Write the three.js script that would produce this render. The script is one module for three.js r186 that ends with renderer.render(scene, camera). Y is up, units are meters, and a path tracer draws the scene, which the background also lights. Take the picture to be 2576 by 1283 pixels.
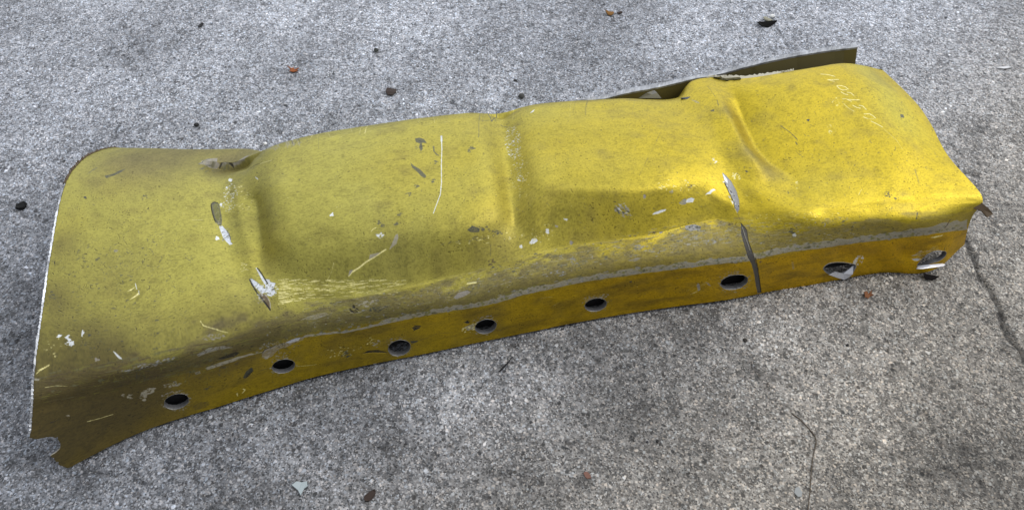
import * as THREE from 'three';
import { mergeGeometries } from 'three/addons/utils/BufferGeometryUtils.js';

// ───────── camera, sky, sun, exposure ─────────
const mix = (a, b, t) => a + (b - a) * t, clamp = (x, a = 0, b = 1) => x < a ? a : x > b ? b : x;
const sstep = (a, b, x) => { const t = clamp((x - a) / (b - a)); return t * t * (3 - 2 * t); };
const scene = new THREE.Scene();
const CAM_H = 0.52, PITCH = 50 * Math.PI / 180, FOV = 36;
const camera = new THREE.PerspectiveCamera(FOV, 1024 / 509, 0.01, 200);
camera.position.set(0, CAM_H, CAM_H / Math.tan(PITCH));
camera.lookAt(0, 0, 0);
camera.updateMatrixWorld(true);

const SUN = new THREE.Vector3(0.68, 0.71, -0.13).normalize();
{ // overcast sky: a plain veil of cloud, brighter round the hidden sun
  const W = 256, H = 128, d = new Float32Array(W * H * 4);
  for (let j = 0; j < H; j++) for (let i = 0; i < W; i++) {
    const el = ((j + 0.5) / H - 0.5) * Math.PI, az = ((i + 0.5) / W - 0.5) * 2 * Math.PI;
    const x = Math.cos(az) * Math.cos(el), y = Math.sin(el), z = Math.sin(az) * Math.cos(el);
    const c = x * SUN.x + y * SUN.y + z * SUN.z;
    let L = (0.40 + 1.1 * Math.max(-z, 0) + 0.22 * Math.max(y, 0) - 0.32 * Math.max(z, 0) + 0.2 * Math.max(c, 0) + 0.42 * Math.pow(Math.max(c, 0), 6)) * (0.42 + 0.58 * sstep(-0.02, 0.42, y));
    L = Math.max(L, 0.12);
    if (y < 0) L *= Math.max(0.3, 1 + y * 3);
    const o = (j * W + i) * 4;
    d[o] = L * 0.955; d[o + 1] = L * 0.99; d[o + 2] = L * 1.06; d[o + 3] = 1;
  }
  const t = new THREE.DataTexture(d, W, H, THREE.RGBAFormat, THREE.FloatType);
  t.mapping = THREE.EquirectangularReflectionMapping; t.magFilter = t.minFilter = THREE.LinearFilter; t.needsUpdate = true;
  scene.background = t; scene.environment = t;
}
const sun = new THREE.DirectionalLight(new THREE.Color(1, 0.96, 0.9), 0.8);
sun.position.copy(SUN).multiplyScalar(4); sun.castShadow = true; sun.shadow.radius = 48;
sun.shadow.mapSize.set(2048, 2048);
Object.assign(sun.shadow.camera, { left: -0.8, right: 0.8, top: 0.8, bottom: -0.8, near: 0.5, far: 8 });
scene.add(sun, sun.target);

const renderer = new THREE.WebGLRenderer({ antialias: true });
renderer.toneMapping = THREE.LinearToneMapping;
renderer.toneMappingExposure = 1.2;
renderer.shadowMap.enabled = true;

// ───────── helpers ─────────
function rng(seed) { let a = seed >>> 0; return () => { a = (a + 0x6d2b79f5) | 0; let t = Math.imul(a ^ (a >>> 15), 1 | a); t = (t + Math.imul(t ^ (t >>> 7), 61 | t)) ^ t; return ((t ^ (t >>> 14)) >>> 0) / 4294967296; }; }
const hash = (x, y, s) => { let h = (Math.imul(x, 374761393) + Math.imul(y, 668265263) + Math.imul(s, 2246822519)) | 0; h = Math.imul(h ^ (h >>> 13), 1274126177); h ^= h >>> 16; return (h >>> 0) / 4294967296; };
function vnoise(x, y, s) { // value noise 0..1
  const ix = Math.floor(x), iy = Math.floor(y), fx = x - ix, fy = y - iy, u = fx * fx * (3 - 2 * fx), v = fy * fy * (3 - 2 * fy);
  const a = hash(ix, iy, s), b = hash(ix + 1, iy, s), c = hash(ix, iy + 1, s), d = hash(ix + 1, iy + 1, s);
  return a + (b - a) * u + (c - a) * v + (a - b - c + d) * u * v;
}
function fbm(x, y, s, n = 4) { let r = 0, a = 0.5, k = 0; for (let i = 0; i < n; i++) { r += a * vnoise(x, y, s + i * 17); k += a; a *= 0.5; x = x * 2.03 + 11.3; y = y * 2.03 + 5.7; } return r / k; }
function wnoise(x, y, s, P) { // value noise that repeats every P cells
  const ix = Math.floor(x), iy = Math.floor(y), fx = x - ix, fy = y - iy, u = fx * fx * (3 - 2 * fx), v = fy * fy * (3 - 2 * fy), m = (k) => ((k % P) + P) % P;
  const a = hash(m(ix), m(iy), s), b = hash(m(ix + 1), m(iy), s), c = hash(m(ix), m(iy + 1), s), d = hash(m(ix + 1), m(iy + 1), s);
  return a + (b - a) * u + (c - a) * v + (a - b - c + d) * u * v;
}
// a point in the place from a survey point (2576 x 1283 grid) and its height in mm
const CP = camera.position, TANV = Math.tan(FOV * Math.PI / 360), ASP = 1024 / 509;
const FWD = new THREE.Vector3(0, -Math.sin(PITCH), -Math.cos(PITCH)), RGT = new THREE.Vector3(1, 0, 0), UPV = new THREE.Vector3().crossVectors(RGT, FWD);
function at(px, py, mm = 0) {
  const x = (px / 1288 - 1) * TANV * ASP, y = (1 - py / 641.5) * TANV;
  const d = FWD.clone().addScaledVector(RGT, x).addScaledVector(UPV, y);
  return d.multiplyScalar((mm / 1000 - CP.y) / d.y).add(CP);
}
function toGrid(p) {
  const q = p.clone().sub(CP), w = q.dot(FWD);
  return [(q.dot(RGT) / w / TANV / ASP + 1) * 1288, (1 - q.dot(UPV) / w / TANV) * 641.5];
}
const Z = (ox, oy, k) => (pts) => pts.map(([x, y]) => [ox + x * k, oy + y * k]);
const z2 = Z(0, 734.8, .3748), z3 = Z(534.4, 233.8, .3748), z4 = Z(534.4, 601.2, .3748), z5 = Z(1135.6, 167, .3749), z6 = Z(1135.6, 501, .3749), z7 = Z(1670, 66.8, .3749), z8 = Z(1803.6, 400.8, .3749),
  zn = Z(1937, 147, .2083), zs = Z(1736.8, 400.8, .2865), zt = Z(501, 467.6, .2603), z1 = Z(0, 320.6, .3748), zd = Z(367, 347, .1556);
function inPoly(x, y, P) { let c = false; for (let i = 0, j = P.length - 1; i < P.length; j = i++) { const [xi, yi] = P[i], [xj, yj] = P[j]; if ((yi > y) !== (yj > y) && x < (xj - xi) * (y - yi) / (yj - yi) + xi) c = !c; } return c; }
function shade(o) { o.traverse((m) => { if (m.isMesh) { m.castShadow = true; m.receiveShadow = true; } }); return o; }
function part(name, geo, mat, parent, label) { const m = new THREE.Mesh(geo, mat); m.name = name; if (label) m.userData.label = label; parent.add(m); return m; }
const names = {};
function numbered(n) { const k = names[n] = (names[n] ?? -1) + 1; return k ? n + '_' + String(k).padStart(3, '0') : n; }
function tag(o, label, category, group) { o.name = numbered(o.name); o.userData.label = label; o.userData.category = category; if (group) o.userData.group = group; scene.add(o); return shade(o); }
function tex(data, W, H, srgb, wrap = THREE.ClampToEdgeWrapping) {
  const t = new THREE.DataTexture(data, W, H, THREE.RGBAFormat); t.magFilter = THREE.LinearFilter; t.minFilter = THREE.LinearMipmapLinearFilter; t.generateMipmaps = true;
  t.wrapS = t.wrapT = wrap; if (srgb) t.colorSpace = THREE.SRGBColorSpace; t.needsUpdate = true; return t;
}
const toS = (l) => { l = clamp(l); return 255 * (l <= 0.0031308 ? 12.92 * l : 1.055 * Math.pow(l, 1 / 2.4) - 0.055); };

// ───────── ground: worn concrete ─────────
const CRACK = [[1925, -20], [1945, 55], [1962, 85], [1990, 130], [2010, 165], [2120, 290], [2250, 430], [2380, 540], [2436, 610], [2462, 690], [2490, 730], [2525, 800], [2532, 840], [2560, 880], [2600, 940]].map(([x, y]) => at(x, y));
const LINE = [[1990, 1040], [2010, 1055], [2040, 1085], [2052, 1105], [2045, 1150], [2040, 1190], [2037, 1240], [2030, 1300]].map(([x, y]) => at(x, y));
function distLine(L, x, z) { let b = 1e9; for (let i = 0; i + 1 < L.length; i++) { const ax = L[i].x, az = L[i].z, dx = L[i + 1].x - ax, dz = L[i + 1].z - az; const t = clamp(((x - ax) * dx + (z - az) * dz) / (dx * dx + dz * dz)); const ex = x - ax - dx * t, ez = z - az - dz * t; b = Math.min(b, ex * ex + ez * ez); } return Math.sqrt(b); }
const GTILE = 0.7;
{
  const N = 2048, mm = GTILE * 1000 / N, col = new Uint8Array(N * N * 4), bmp = new Uint8Array(N * N * 4), R = rng(11);
  const h = new Float32Array(N * N), a = new Float32Array(N * N), tint = new Float32Array(N * N);
  for (let j = 0; j < N; j++) for (let i = 0; i < N; i++) { // cement paste between the grains
    const k = j * N + i, n1 = wnoise(i / 8, j / 8, 1, 256), n2 = wnoise(i / 2, j / 2, 2, 1024), n3 = wnoise(i / 64, j / 64, 3, 32);
    a[k] = 0.17 + 0.16 * (n1 - 0.5) + 0.16 * (n2 - 0.5) + 0.05 * (n3 - 0.5); h[k] = 0.35 + 0.2 * n2 + 0.15 * n1;
  }
  const put = (x, y, r, e, an, v, dh, ti) => { // one sand grain, wrapped round the tile
    const c = Math.cos(an), s = Math.sin(an), q = Math.ceil(r * 1.6);
    for (let dy = -q; dy <= q; dy++) for (let dx = -q; dx <= q; dx++) {
      const u = (dx * c + dy * s) / r, w = (-dx * s + dy * c) / (r * e), dd = u * u + w * w; if (dd > 1) continue;
      const k = ((Math.round(y) + dy + N) % N) * N + (Math.round(x) + dx + N) % N, f = Math.min(1, (1 - dd) * 2.2);
      a[k] = mix(a[k], v, f); h[k] = mix(h[k], dh, f * 0.9); tint[k] = mix(tint[k], ti, f);
    }
  };
  for (let i = 0; i < 260000; i++) {
    const x = R() * N, y = R() * N, cl = wnoise(x / 11, y / 11, 7, 186) * 0.6 + wnoise(x / 27, y / 27, 8, 76) * 0.4, q = R() * 0.55 + (1 - cl) * 0.45;
    const r = (0.5 + 1.15 * R() * R()) / mm, v = q > 0.55 ? 0.045 + 0.07 * R() : q > 0.1 ? 0.20 + 0.25 * R() : 0.38 + 0.2 * R();
    put(x, y, r, 0.45 + 0.5 * R(), R() * 3.14, v, q > 0.56 ? 0.1 + 0.2 * R() : 0.55 + 0.45 * R(), R() - 0.5);
  }
  for (let i = 0; i < 700; i++) { const x = R() * N, y = R() * N, d = R() < 0.8; for (let k = 0; k < 4; k++) put(x + 5 * (R() - .5), y + 5 * (R() - .5), (0.8 + 0.9 * R()) / mm, 0.4 + 0.5 * R(), R() * 3.14, d ? 0.03 + 0.04 * R() : 0.42 + 0.2 * R(), d ? 0.05 : 0.9, R() - 0.5); }
  for (let k = 0; k < N * N; k++) {
    const o = k * 4, t = tint[k] * 0.16;
    col[o] = toS(a[k] * (1.0 + t)); col[o + 1] = toS(a[k]); col[o + 2] = toS(a[k] * (1.015 - t)); col[o + 3] = 255;
    bmp[o] = bmp[o + 1] = bmp[o + 2] = clamp(h[k]) * 255; bmp[o + 3] = 255;
  }
  const map = tex(col, N, N, true, THREE.RepeatWrapping), bump = tex(bmp, N, N, false, THREE.RepeatWrapping);
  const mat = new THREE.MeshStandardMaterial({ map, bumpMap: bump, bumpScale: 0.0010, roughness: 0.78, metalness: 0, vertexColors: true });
  // one sheet: 1.4 mm cells where the photograph looks, growing outwards to the horizon
  const axis = (lo, hi, st) => { const r = []; for (let x = lo; x <= hi + 1e-9; x += st) r.push(x); let d = st, x = lo; const L = []; while (x > -60) { d *= 1.5; x -= d; L.push(x); } d = st; x = hi; while (x < 60) { d *= 1.5; x += d; r.push(x); } return [...L.reverse(), ...r]; };
  const X = axis(-0.66, 0.66, 0.0014), Zs = axis(-0.44, 0.26, 0.0014), nx = X.length, nz = Zs.length;
  const pos = new Float32Array(nx * nz * 3), uv = new Float32Array(nx * nz * 2), vc = new Float32Array(nx * nz * 3), idx = new Uint32Array((nx - 1) * (nz - 1) * 6);
  const blobs = [ // stains and scabs of the concrete: survey place, radius mm, strength (light + / dark -)
    [1960, 850, 16, .55], [1925, 890, 10, .4], [1985, 835, 9, .5], [1900, 940, 13, -.5], [1950, 870, 8, -.35], [1885, 970, 8, .4], [545, 165, 10, .45], [430, 158, 7, .35], [1240, 250, 8, .5], [830, 240, 12, .25], [500, 350, 18, .3], [60, 540, 30, -.25],
    [2170, 150, 16, .45], [640, 375, 12, .35], [1080, 260, 8, .45], [1310, 1190, 20, -.2], [1390, 1010, 22, .3], [1720, 1220, 20, -.25], [1600, 1050, 26, -.12], [260, 1230, 20, -.2], [700, 1230, 26, -.25], [2540, 880, 7, -.35], [2520, 800, 5, -.3], [2500, 970, 9, -.25], [2400, 1180, 20, -.3], [2100, 1230, 20, -.2],
    [1300, 60, 34, -.3], [1420, 140, 28, -.22], [120, 60, 40, -.18], [330, 160, 30, -.2], [700, 30, 40, .22], [1000, 60, 50, .25], [900, 140, 30, .14], [1700, 90, 30, .2], [1900, 170, 20, .18], [2310, 100, 20, -.22], [2450, 330, 30, -.1], [40, 900, 25, -.25], [30, 760, 20, -.2], [900, 1070, 40, -.12], [1010, 1010, 20, .2], [1150, 1010, 30, .18], [1350, 925, 22, .2], [1500, 880, 16, -.15], [1700, 840, 20, -.12],
      [1050, 50, 55, .3], [700, 320, 45, .22], [260, 230, 60, .16], [1120, 985, 45, .35], [1320, 1000, 50, .25], [2010, 1010, 50, .22], [2300, 880, 60, .2], [2420, 300, 80, .16], [1750, 110, 45, .28], [1450, 40, 30, -.25], [2180, 60, 60, .12], [700, 1110, 40, .25], [350, 1190, 40, .2],
    [1560, 1060, 48, -.14], [1010, 1160, 40, -.35], [1300, 1240, 55, -.3], [2480, 1180, 60, -.25], [350, 80, 60, -.25], [40, 800, 50, -.3], [1850, 1120, 50, -.14], [2260, 1090, 60, -.18], [560, 1250, 40, -.3], [120, 1260, 40, -.25], [880, 320, 40, -.15],
  ].map(([x, y, r, w]) => { const p = at(x, y); return [p.x, p.z, r / 1000, w]; });
  for (let j = 0; j < nz; j++) for (let i = 0; i < nx; i++) {
    const k = j * nx + i, x = X[i], z = Zs[j], big = Math.abs(x) > 1 || Math.abs(z) > 1;
    let m = 1.32 + 1.0 * (fbm(x * 8 + 40, z * 8 + 40, 5, 5) - 0.5) + 0.6 * (fbm(x * 100 + 40, z * 100 + 40, 9, 3) - 0.5), y = 0.0012 * (fbm(x * 12 + 9, z * 12 + 9, 21, 3) - 0.5) + 0.0006 * (fbm(x * 70, z * 70, 22, 2) - 0.5);
    let cr = 0; { const pt = sstep(0.7, 0.86, fbm(x * 150 + 7, z * 150 + 3, 23, 2)); if (!big) { y -= 0.0011 * pt; m *= 1 - 0.32 * pt; } }
    if (!big) {
      for (const [bx, bz, r, w] of blobs) { const d2 = ((x - bx) ** 2 + (z - bz) ** 2) / (r * r); if (d2 < 6) m += w * Math.exp(-d2) * (0.25 + 1.5 * fbm(x * 160, z * 160, 31, 2)); }
      const wob = 0.009 * (fbm(x * 110, z * 110, 41, 4) - 0.5), dc = distLine(CRACK, x + wob, z + wob), w = 0.0009 + 0.0056 * Math.pow(fbm(x * 60, z * 60, 43, 3), 1.6) * (z > -0.1 ? 1 : 0.3);
      cr = Math.exp(-((dc / w) ** 2)); y -= 0.003 * cr * (z > -0.1 ? 1 : 0.5); m *= 1 - (0.55 + 0.42 * fbm(x * 90, z * 90, 45, 2)) * cr * (z > -0.1 ? 1 : 0.5);
      const dl = distLine(LINE, x, z); m *= 1 - 0.22 * Math.exp(-((dl / 0.004) ** 2)) * fbm(x * 80, z * 80, 44, 2) * 1.6;
    }
    const warm = 0.15 + sstep(-0.05, 0.36, x * 0.7 + z * 0.9) * 0.95; // browner tint towards the near right, bluer far off
    const lightFalloff = 1.22 - 0.33 * sstep(-0.26, 0.16, z);  // light falloff painted into the ground colour: brighter far, darker near
    m = clamp(m, 0.3, 1.9) * lightFalloff;
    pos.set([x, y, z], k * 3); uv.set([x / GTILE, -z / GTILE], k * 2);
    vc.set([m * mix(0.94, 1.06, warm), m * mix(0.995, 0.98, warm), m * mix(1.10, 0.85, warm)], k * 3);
  }
  let q = 0; for (let j = 0; j + 1 < nz; j++) for (let i = 0; i + 1 < nx; i++) { const p = j * nx + i; idx.set([p, p + nx, p + 1, p + 1, p + nx, p + nx + 1], q); q += 6; }
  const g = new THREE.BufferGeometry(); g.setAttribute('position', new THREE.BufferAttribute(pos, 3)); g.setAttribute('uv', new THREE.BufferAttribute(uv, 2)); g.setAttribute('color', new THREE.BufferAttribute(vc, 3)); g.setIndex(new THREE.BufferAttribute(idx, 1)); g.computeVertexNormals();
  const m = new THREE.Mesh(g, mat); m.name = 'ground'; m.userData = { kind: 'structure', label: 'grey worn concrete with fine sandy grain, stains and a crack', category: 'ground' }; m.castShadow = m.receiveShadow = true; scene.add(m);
}

// ───────── the crumpled metal panel: its skin as a lofted sheet ─────────
// sections from left to right, each from the front lower edge over the bend and the top to the back: survey place and height in mm
const SEC = [
  [[62, 1238, 0.5], [80, 1040, 45], [82, 1000, 54], [85, 945, 60], [95, 860, 66], [108, 770, 70], [130, 620, 73], [165, 460, 71], [222, 392, 60], [300, 373, 40]],
  [[330, 1098, 2.6], [322, 975, 43], [316, 950, 53], [308, 925, 60], [300, 860, 67], [295, 770, 71], [285, 600, 74], [300, 455, 71], [345, 400, 60], [410, 375, 40]],
  [[560, 1020, 2.6], [552, 914, 42], [545, 885, 53], [535, 850, 61], [522, 790, 66], [505, 710, 69], [485, 580, 71], [480, 450, 67], [505, 405, 58], [545, 376, 40]],
  [[720, 970, 2.6], [715, 863, 42], [708, 830, 54], [698, 795, 61], [680, 745, 66], [650, 680, 67], [600, 560, 69], [575, 450, 64], [590, 408, 54], [632, 376, 40]],
  [[830, 940, 2.6], [826, 838, 42], [820, 805, 53], [812, 768, 60], [806, 742, 63], [770, 630, 82], [735, 520, 90], [705, 400, 89], [720, 356, 81]],
  [[1020, 900, 2.6], [1015, 804, 41], [1010, 775, 52], [1003, 735, 60], [1000, 715, 63], [980, 592, 86], [955, 470, 93], [940, 355, 92], [945, 313, 84]],
  [[1200, 863, 2.6], [1197, 774, 41], [1192, 742, 52], [1188, 692, 60], [1186, 674, 63], [1180, 566, 85], [1170, 440, 92], [1165, 325, 92], [1170, 284, 85]],
  [[1310, 840, 2.6], [1308, 747, 41], [1304, 712, 52], [1300, 665, 60], [1298, 646, 63], [1290, 540, 79], [1275, 420, 85], [1258, 320, 86], [1255, 285, 80]],
  [[1420, 817, 2.6], [1416, 722, 41], [1412, 685, 52], [1407, 632, 60], [1405, 612, 63], [1395, 480, 88], [1375, 370, 92], [1355, 292, 92], [1350, 262, 85]],
  [[1640, 779, 2.6], [1635, 687, 41], [1630, 652, 52], [1622, 600, 60], [1618, 586, 62.5], [1600, 477, 86], [1580, 365, 91], [1560, 275, 90], [1556, 248, 84]],
  [[1830, 754, 2.6], [1822, 664, 41], [1815, 625, 51], [1800, 558, 59], [1796, 546, 61], [1765, 460, 79], [1735, 365, 86], [1712, 280, 83], [1700, 247, 76]],
  [[1912, 739, 0], [1900, 656, 41], [1890, 618, 51], [1878, 577, 58], [1868, 545, 63], [1855, 500, 69], [1815, 370, 80], [1775, 240, 84], [1748, 206, 82]],
  [[2050, 716, 0], [2040, 630, 41], [2030, 600, 52], [2018, 573, 60], [2005, 548, 65], [1990, 510, 69], [1950, 370, 80], [1905, 230, 86], [1895, 193, 85]],
  [[2215, 687, 0], [2200, 607, 40], [2193, 580, 51], [2185, 555, 60], [2175, 525, 65], [2165, 490, 69], [2110, 350, 79], [2060, 210, 84], [2050, 171, 83]],
  [[2340, 684, 2], [2335, 592, 40], [2330, 572, 50], [2325, 548, 58], [2315, 515, 63], [2300, 480, 67], [2240, 345, 76], [2180, 205, 80], [2135, 161, 80]],
  [[2425, 615, 12], [2437, 570, 38], [2448, 542, 49], [2460, 526, 55], [2472, 510, 60], [2462, 480, 64], [2385, 390, 71], [2315, 270, 74], [2225, 180, 71]],
];
const NK = 11, NU = 680, NV = 230;
const knots = SEC.map((S, n) => {
  const P = S.map((q) => at(...q)), tip = P[P.length - 1], free = n >= 11, off = (x, y, z) => tip.clone().add(new THREE.Vector3(x, y, z).multiplyScalar(0.001));
  if (P.length === 10) P.push(off(2, -34, -6));
  else if (free) P.push(off(-1, -3, -4), off(-2, -9, -7));
  else P.push(off(-2, -26, -9), off(-2, -66, -10));
  return P;
});
function spline(ts, ps, t) { // Catmull-Rom with uneven spacing
  let i = 0; while (i < ts.length - 2 && t > ts[i + 1]) i++;
  const h = ts[i + 1] - ts[i], u = (t - ts[i]) / h, d = (k) => { const a = Math.max(k - 1, 0), b = Math.min(k + 1, ps.length - 1); return ps[b].clone().sub(ps[a]).divideScalar(ts[b] - ts[a]); };
  const u2 = u * u, u3 = u2 * u;
  return ps[i].clone().multiplyScalar(2 * u3 - 3 * u2 + 1).addScaledVector(d(i), h * (u3 - 2 * u2 + u)).addScaledVector(ps[i + 1], 3 * u2 - 2 * u3).addScaledVector(d(i + 1), h * (u3 - u2));
}
const US = [0]; for (let n = 1; n < SEC.length; n++) US.push(US[n - 1] + knots[n][4].distanceTo(knots[n - 1][4]) * 0.5 + knots[n][6].distanceTo(knots[n - 1][6]) * 0.5);
const ULEN = US[US.length - 1]; US.forEach((_, i) => { US[i] /= ULEN; });
const VS = [0]; for (let k = 1; k < NK; k++) { let s = 0; for (const P of knots) s += P[k].distanceTo(P[k - 1]); VS.push(VS[k - 1] + s / knots.length); }
const VLEN = VS[NK - 1]; VS.forEach((_, i) => { VS[i] /= VLEN; });
const GP = new Array((NU + 1) * (NV + 1));
for (let i = 0; i <= NU; i++) {
  const row = []; for (let k = 0; k < NK; k++) row.push(spline(US, knots.map((P) => P[k]), i / NU));
  for (let j = 0; j <= NV; j++) GP[i * (NV + 1) + j] = spline(VS, row, j / NV);
}
// dents, ridges and creases: a line of survey points, half width mm, rise mm
const gi = (i, j) => i * (NV + 1) + j;
let PX = GP.map(toGrid);
const DENTS = [ // rounded: exp(-q*q)
  [[[1345, 390], [1356, 480], [1338, 560]], 30, 2.2], [[[1205, 340], [1228, 440], [1245, 530]], 40, 2.0], [[[1268, 330], [1284, 430], [1296, 540]], 36, -2.0],
  [[[596, 480], [618, 590], [640, 680]], 18, 1.8], [[[700, 480], [710, 600]], 40, 2.6], [[[640, 520], [652, 600], [664, 690]], 28, -1.2], [[[560, 560], [585, 660], [625, 735]], 26, -2.0], [[[535, 412], [605, 402]], 22, -4.4],
  [[[1895, 482], [1955, 520], [2040, 545]], 24, 1.2], [[[1950, 440], [1990, 462]], 34, -2.4], [[[700, 735], [800, 738], [880, 735]], 16, 1.0], [[[1400, 477], [1550, 480], [1680, 470]], 16, 0.7],
  [[[2120, 640], [2200, 650]], 22, -2.5], [[[2280, 640], [2330, 660]], 24, -3], [[[2200, 300], [2260, 380]], 60, 1.6], [[[1000, 640], [1200, 610], [1500, 545], [1720, 515]], 34, -0.3],
];
const CREASES = [ // sharp: exp(-|q|)
  [[[1262, 285], [1276, 380], [1288, 480], [1300, 560]], 26, -4.2], [[[636, 500], [645, 600], [650, 680]], 19, -2.6], [[[560, 425], [610, 405], [640, 385]], 14, -2.6], [[[1790, 470], [1830, 500]], 20, -1.2],
];
const STEPS = [ // the sheet drops to the right of the line and rises again slowly: line, drop mm, width of the flank, recovery
  [[[1768, 205], [1805, 255], [1835, 320], [1865, 380], [1905, 430], [1960, 470]], 10.5, 56, 110], 
];
function signedPx(L, x, y) { let b = 1e9, sg = 1, at = 0; for (let i = 0; i + 1 < L.length; i++) { const [ax, ay] = L[i], dx = L[i + 1][0] - ax, dy = L[i + 1][1] - ay, t = clamp(((x - ax) * dx + (y - ay) * dy) / (dx * dx + dy * dy)), ex = x - ax - dx * t, ey = y - ay - dy * t, d = Math.hypot(ex, ey); if (d < b) { b = d; sg = dx * ey - dy * ex < 0 ? 1 : -1; at = (i + t) / (L.length - 1); } } return [b * sg, at]; }
function distPx(L, x, y) { let b = 1e9; for (let i = 0; i + 1 < L.length; i++) { const [ax, ay] = L[i], dx = L[i + 1][0] - ax, dy = L[i + 1][1] - ay, t = clamp(((x - ax) * dx + (y - ay) * dy) / (dx * dx + dy * dy)); b = Math.min(b, Math.hypot(x - ax - dx * t, y - ay - dy * t)); } return b; }
const gridNormals = () => { const out = new Array(GP.length); for (let i = 0; i <= NU; i++) for (let j = 0; j <= NV; j++) { const a = GP[gi(Math.min(i + 1, NU), j)].clone().sub(GP[gi(Math.max(i - 1, 0), j)]), b = GP[gi(i, Math.min(j + 1, NV))].clone().sub(GP[gi(i, Math.max(j - 1, 0))]); out[gi(i, j)] = a.cross(b).normalize(); } return out; };
let GN = gridNormals();
for (let i = 0; i <= NU; i++) for (let j = 0; j <= NV; j++) {
  const k = gi(i, j), [x, y] = PX[k]; let d = 0;
  if (j / NV < VS[8]) for (const [L, w, a] of DENTS) { const q = distPx(L, x, y) / w; if (q < 3) d += a * Math.exp(-q * q); }
  if (j / NV < VS[8]) for (const [L, w, a] of CREASES) { const q = distPx(L, x, y) / w; if (q < 6) d += a * Math.exp(1 - Math.sqrt(1 * q * q * 1.0 + 0.06) - 0.76); }
  if (j / NV < VS[9]) for (const [L, a, w, r] of STEPS) { const [q] = signedPx(L, x, y), f = (1 - sstep(360, 500, y)) * (0.25 + 0.75 * sstep(200, 300, y)); if (q < 0) d += 0.28 * a * Math.exp(-((q / 44) ** 2)) * f; else d += f * a * (0.28 - 1.28 * sstep(0, w, q)) * Math.exp(-Math.max(0, q - w) / r); }
  const u = i / NU * ULEN, v = j / NV * VLEN;
  d += 0.9 * (fbm(u * 22, v * 22, 61, 2) - 0.5) + 0.35 * (fbm(u * 75, v * 75, 63, 2) - 0.5);
  GP[k].addScaledVector(GN[k], d / 1000);
}
GN = gridNormals(); PX = GP.map(toGrid);
// survey point -> place on the sheet (u, v from 0 to 1)
function surf(x, y) {
  let b = 1e9, bi = 0, bj = 0; const jm = Math.floor(VS[9] * NV);
  for (let i = 0; i <= NU; i += 2) for (let j = 0; j <= jm; j += 2) { const q = PX[gi(i, j)], d = (q[0] - x) ** 2 + (q[1] - y) ** 2; if (d < b) { b = d; bi = i; bj = j; } }
  bi = Math.min(Math.max(bi, 1), NU - 1); bj = Math.min(Math.max(bj, 1), NV - 1);
  const a = PX[gi(bi - 1, bj)], c = PX[gi(bi + 1, bj)], e = PX[gi(bi, bj - 1)], f = PX[gi(bi, bj + 1)], o = PX[gi(bi, bj)];
  const ux = (c[0] - a[0]) / 2, uy = (c[1] - a[1]) / 2, vx = (f[0] - e[0]) / 2, vy = (f[1] - e[1]) / 2, D = ux * vy - uy * vx, dx = x - o[0], dy = y - o[1];
  let du = 0, dv = 0; if (Math.abs(D) > 1e-3) { du = clamp((dx * vy - dy * vx) / D, -3, 3); dv = clamp((ux * dy - uy * dx) / D, -3, 3); }
  return [clamp((bi + du) / NU), clamp((bj + dv) / NV)];
}
function onSheet(u, v) { // point and normal on the sheet
  const a = clamp(u) * NU, b = clamp(v) * NV, i = Math.min(Math.floor(a), NU - 1), j = Math.min(Math.floor(b), NV - 1), fa = a - i, fb = b - j;
  const L = (A) => A[gi(i, j)].clone().multiplyScalar((1 - fa) * (1 - fb)).addScaledVector(A[gi(i + 1, j)], fa * (1 - fb)).addScaledVector(A[gi(i, j + 1)], (1 - fa) * fb).addScaledVector(A[gi(i + 1, j + 1)], fa * fb);
  return { p: L(GP), n: L(GN).normalize() };
}
// openings: bolt holes and the notch at the near left corner
const ell = (x, y, a, b, deg, jit = 0, seed = 1) => { const R = rng(seed), P = [], c = Math.cos(deg * Math.PI / 180), s = Math.sin(deg * Math.PI / 180); for (let k = 0; k < 40; k++) { const t = k / 40 * 2 * Math.PI, r = 1 + jit * (R() - 0.5); const u = a * r * Math.cos(t), w = b * r * Math.sin(t); P.push([x + u * c - w * s, y + u * s + w * c]); } return P; };
function smoothLoop(P, n = 44) { const C = new THREE.CatmullRomCurve3(P.map(([x, y]) => new THREE.Vector3(x, y, 0)), true, 'centripetal'); return C.getSpacedPoints(n).slice(0, n).map((p) => [p.x, p.y]); }
const HOLES = [
  ell(444, 1010, 32, 18.5, -14, .05, 1), ell(713, 921, 29.5, 17, -11, .03, 2), ell(1004.5, 875, 28.5, 19.5, -13, .03, 3), ell(1222, 821, 27.5, 17.5, -13, .03, 4), ell(1498.5, 766.5, 28, 16, -11, .03, 5), ell(1847, 709.5, 35, 18, -12, .06, 6),
  smoothLoop(z8([[715, 735], [745, 703], [800, 692], [880, 697], [932, 712], [925, 735], [895, 775], [850, 800], [800, 782], [740, 765]])),
  smoothLoop(z8([[1342, 715], [1390, 655], [1432, 625], [1470, 612], [1515, 615], [1538, 622], [1532, 648], [1490, 682], [1430, 700], [1360, 728]])),
];
const NOTCH = [[-40, 1100], [66, 1101], [93, 1105], [118, 1100], [133, 1099], [144, 1104], [153, 1116], [151, 1129], [141, 1139], [127, 1147], [149, 1170], [165, 1176], [182, 1182], [160, 1330], [-40, 1330]];
const TEAR = [[1690, 252], [1735, 256], [1762, 262], [1735, 247], [1700, 236]];
const CUT = [...HOLES, NOTCH];
const skin = new THREE.Group(); skin.name = 'metal_panel';
const vHole = VS[3];
const dead = new Uint8Array(GP.length);
for (let i = 0; i <= NU; i++) for (let j = 0; j / NV < vHole; j++) { const [x, y] = PX[gi(i, j)]; for (const P of CUT) if (inPoly(x, y, P)) { dead[gi(i, j)] = 1; break; } }
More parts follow.
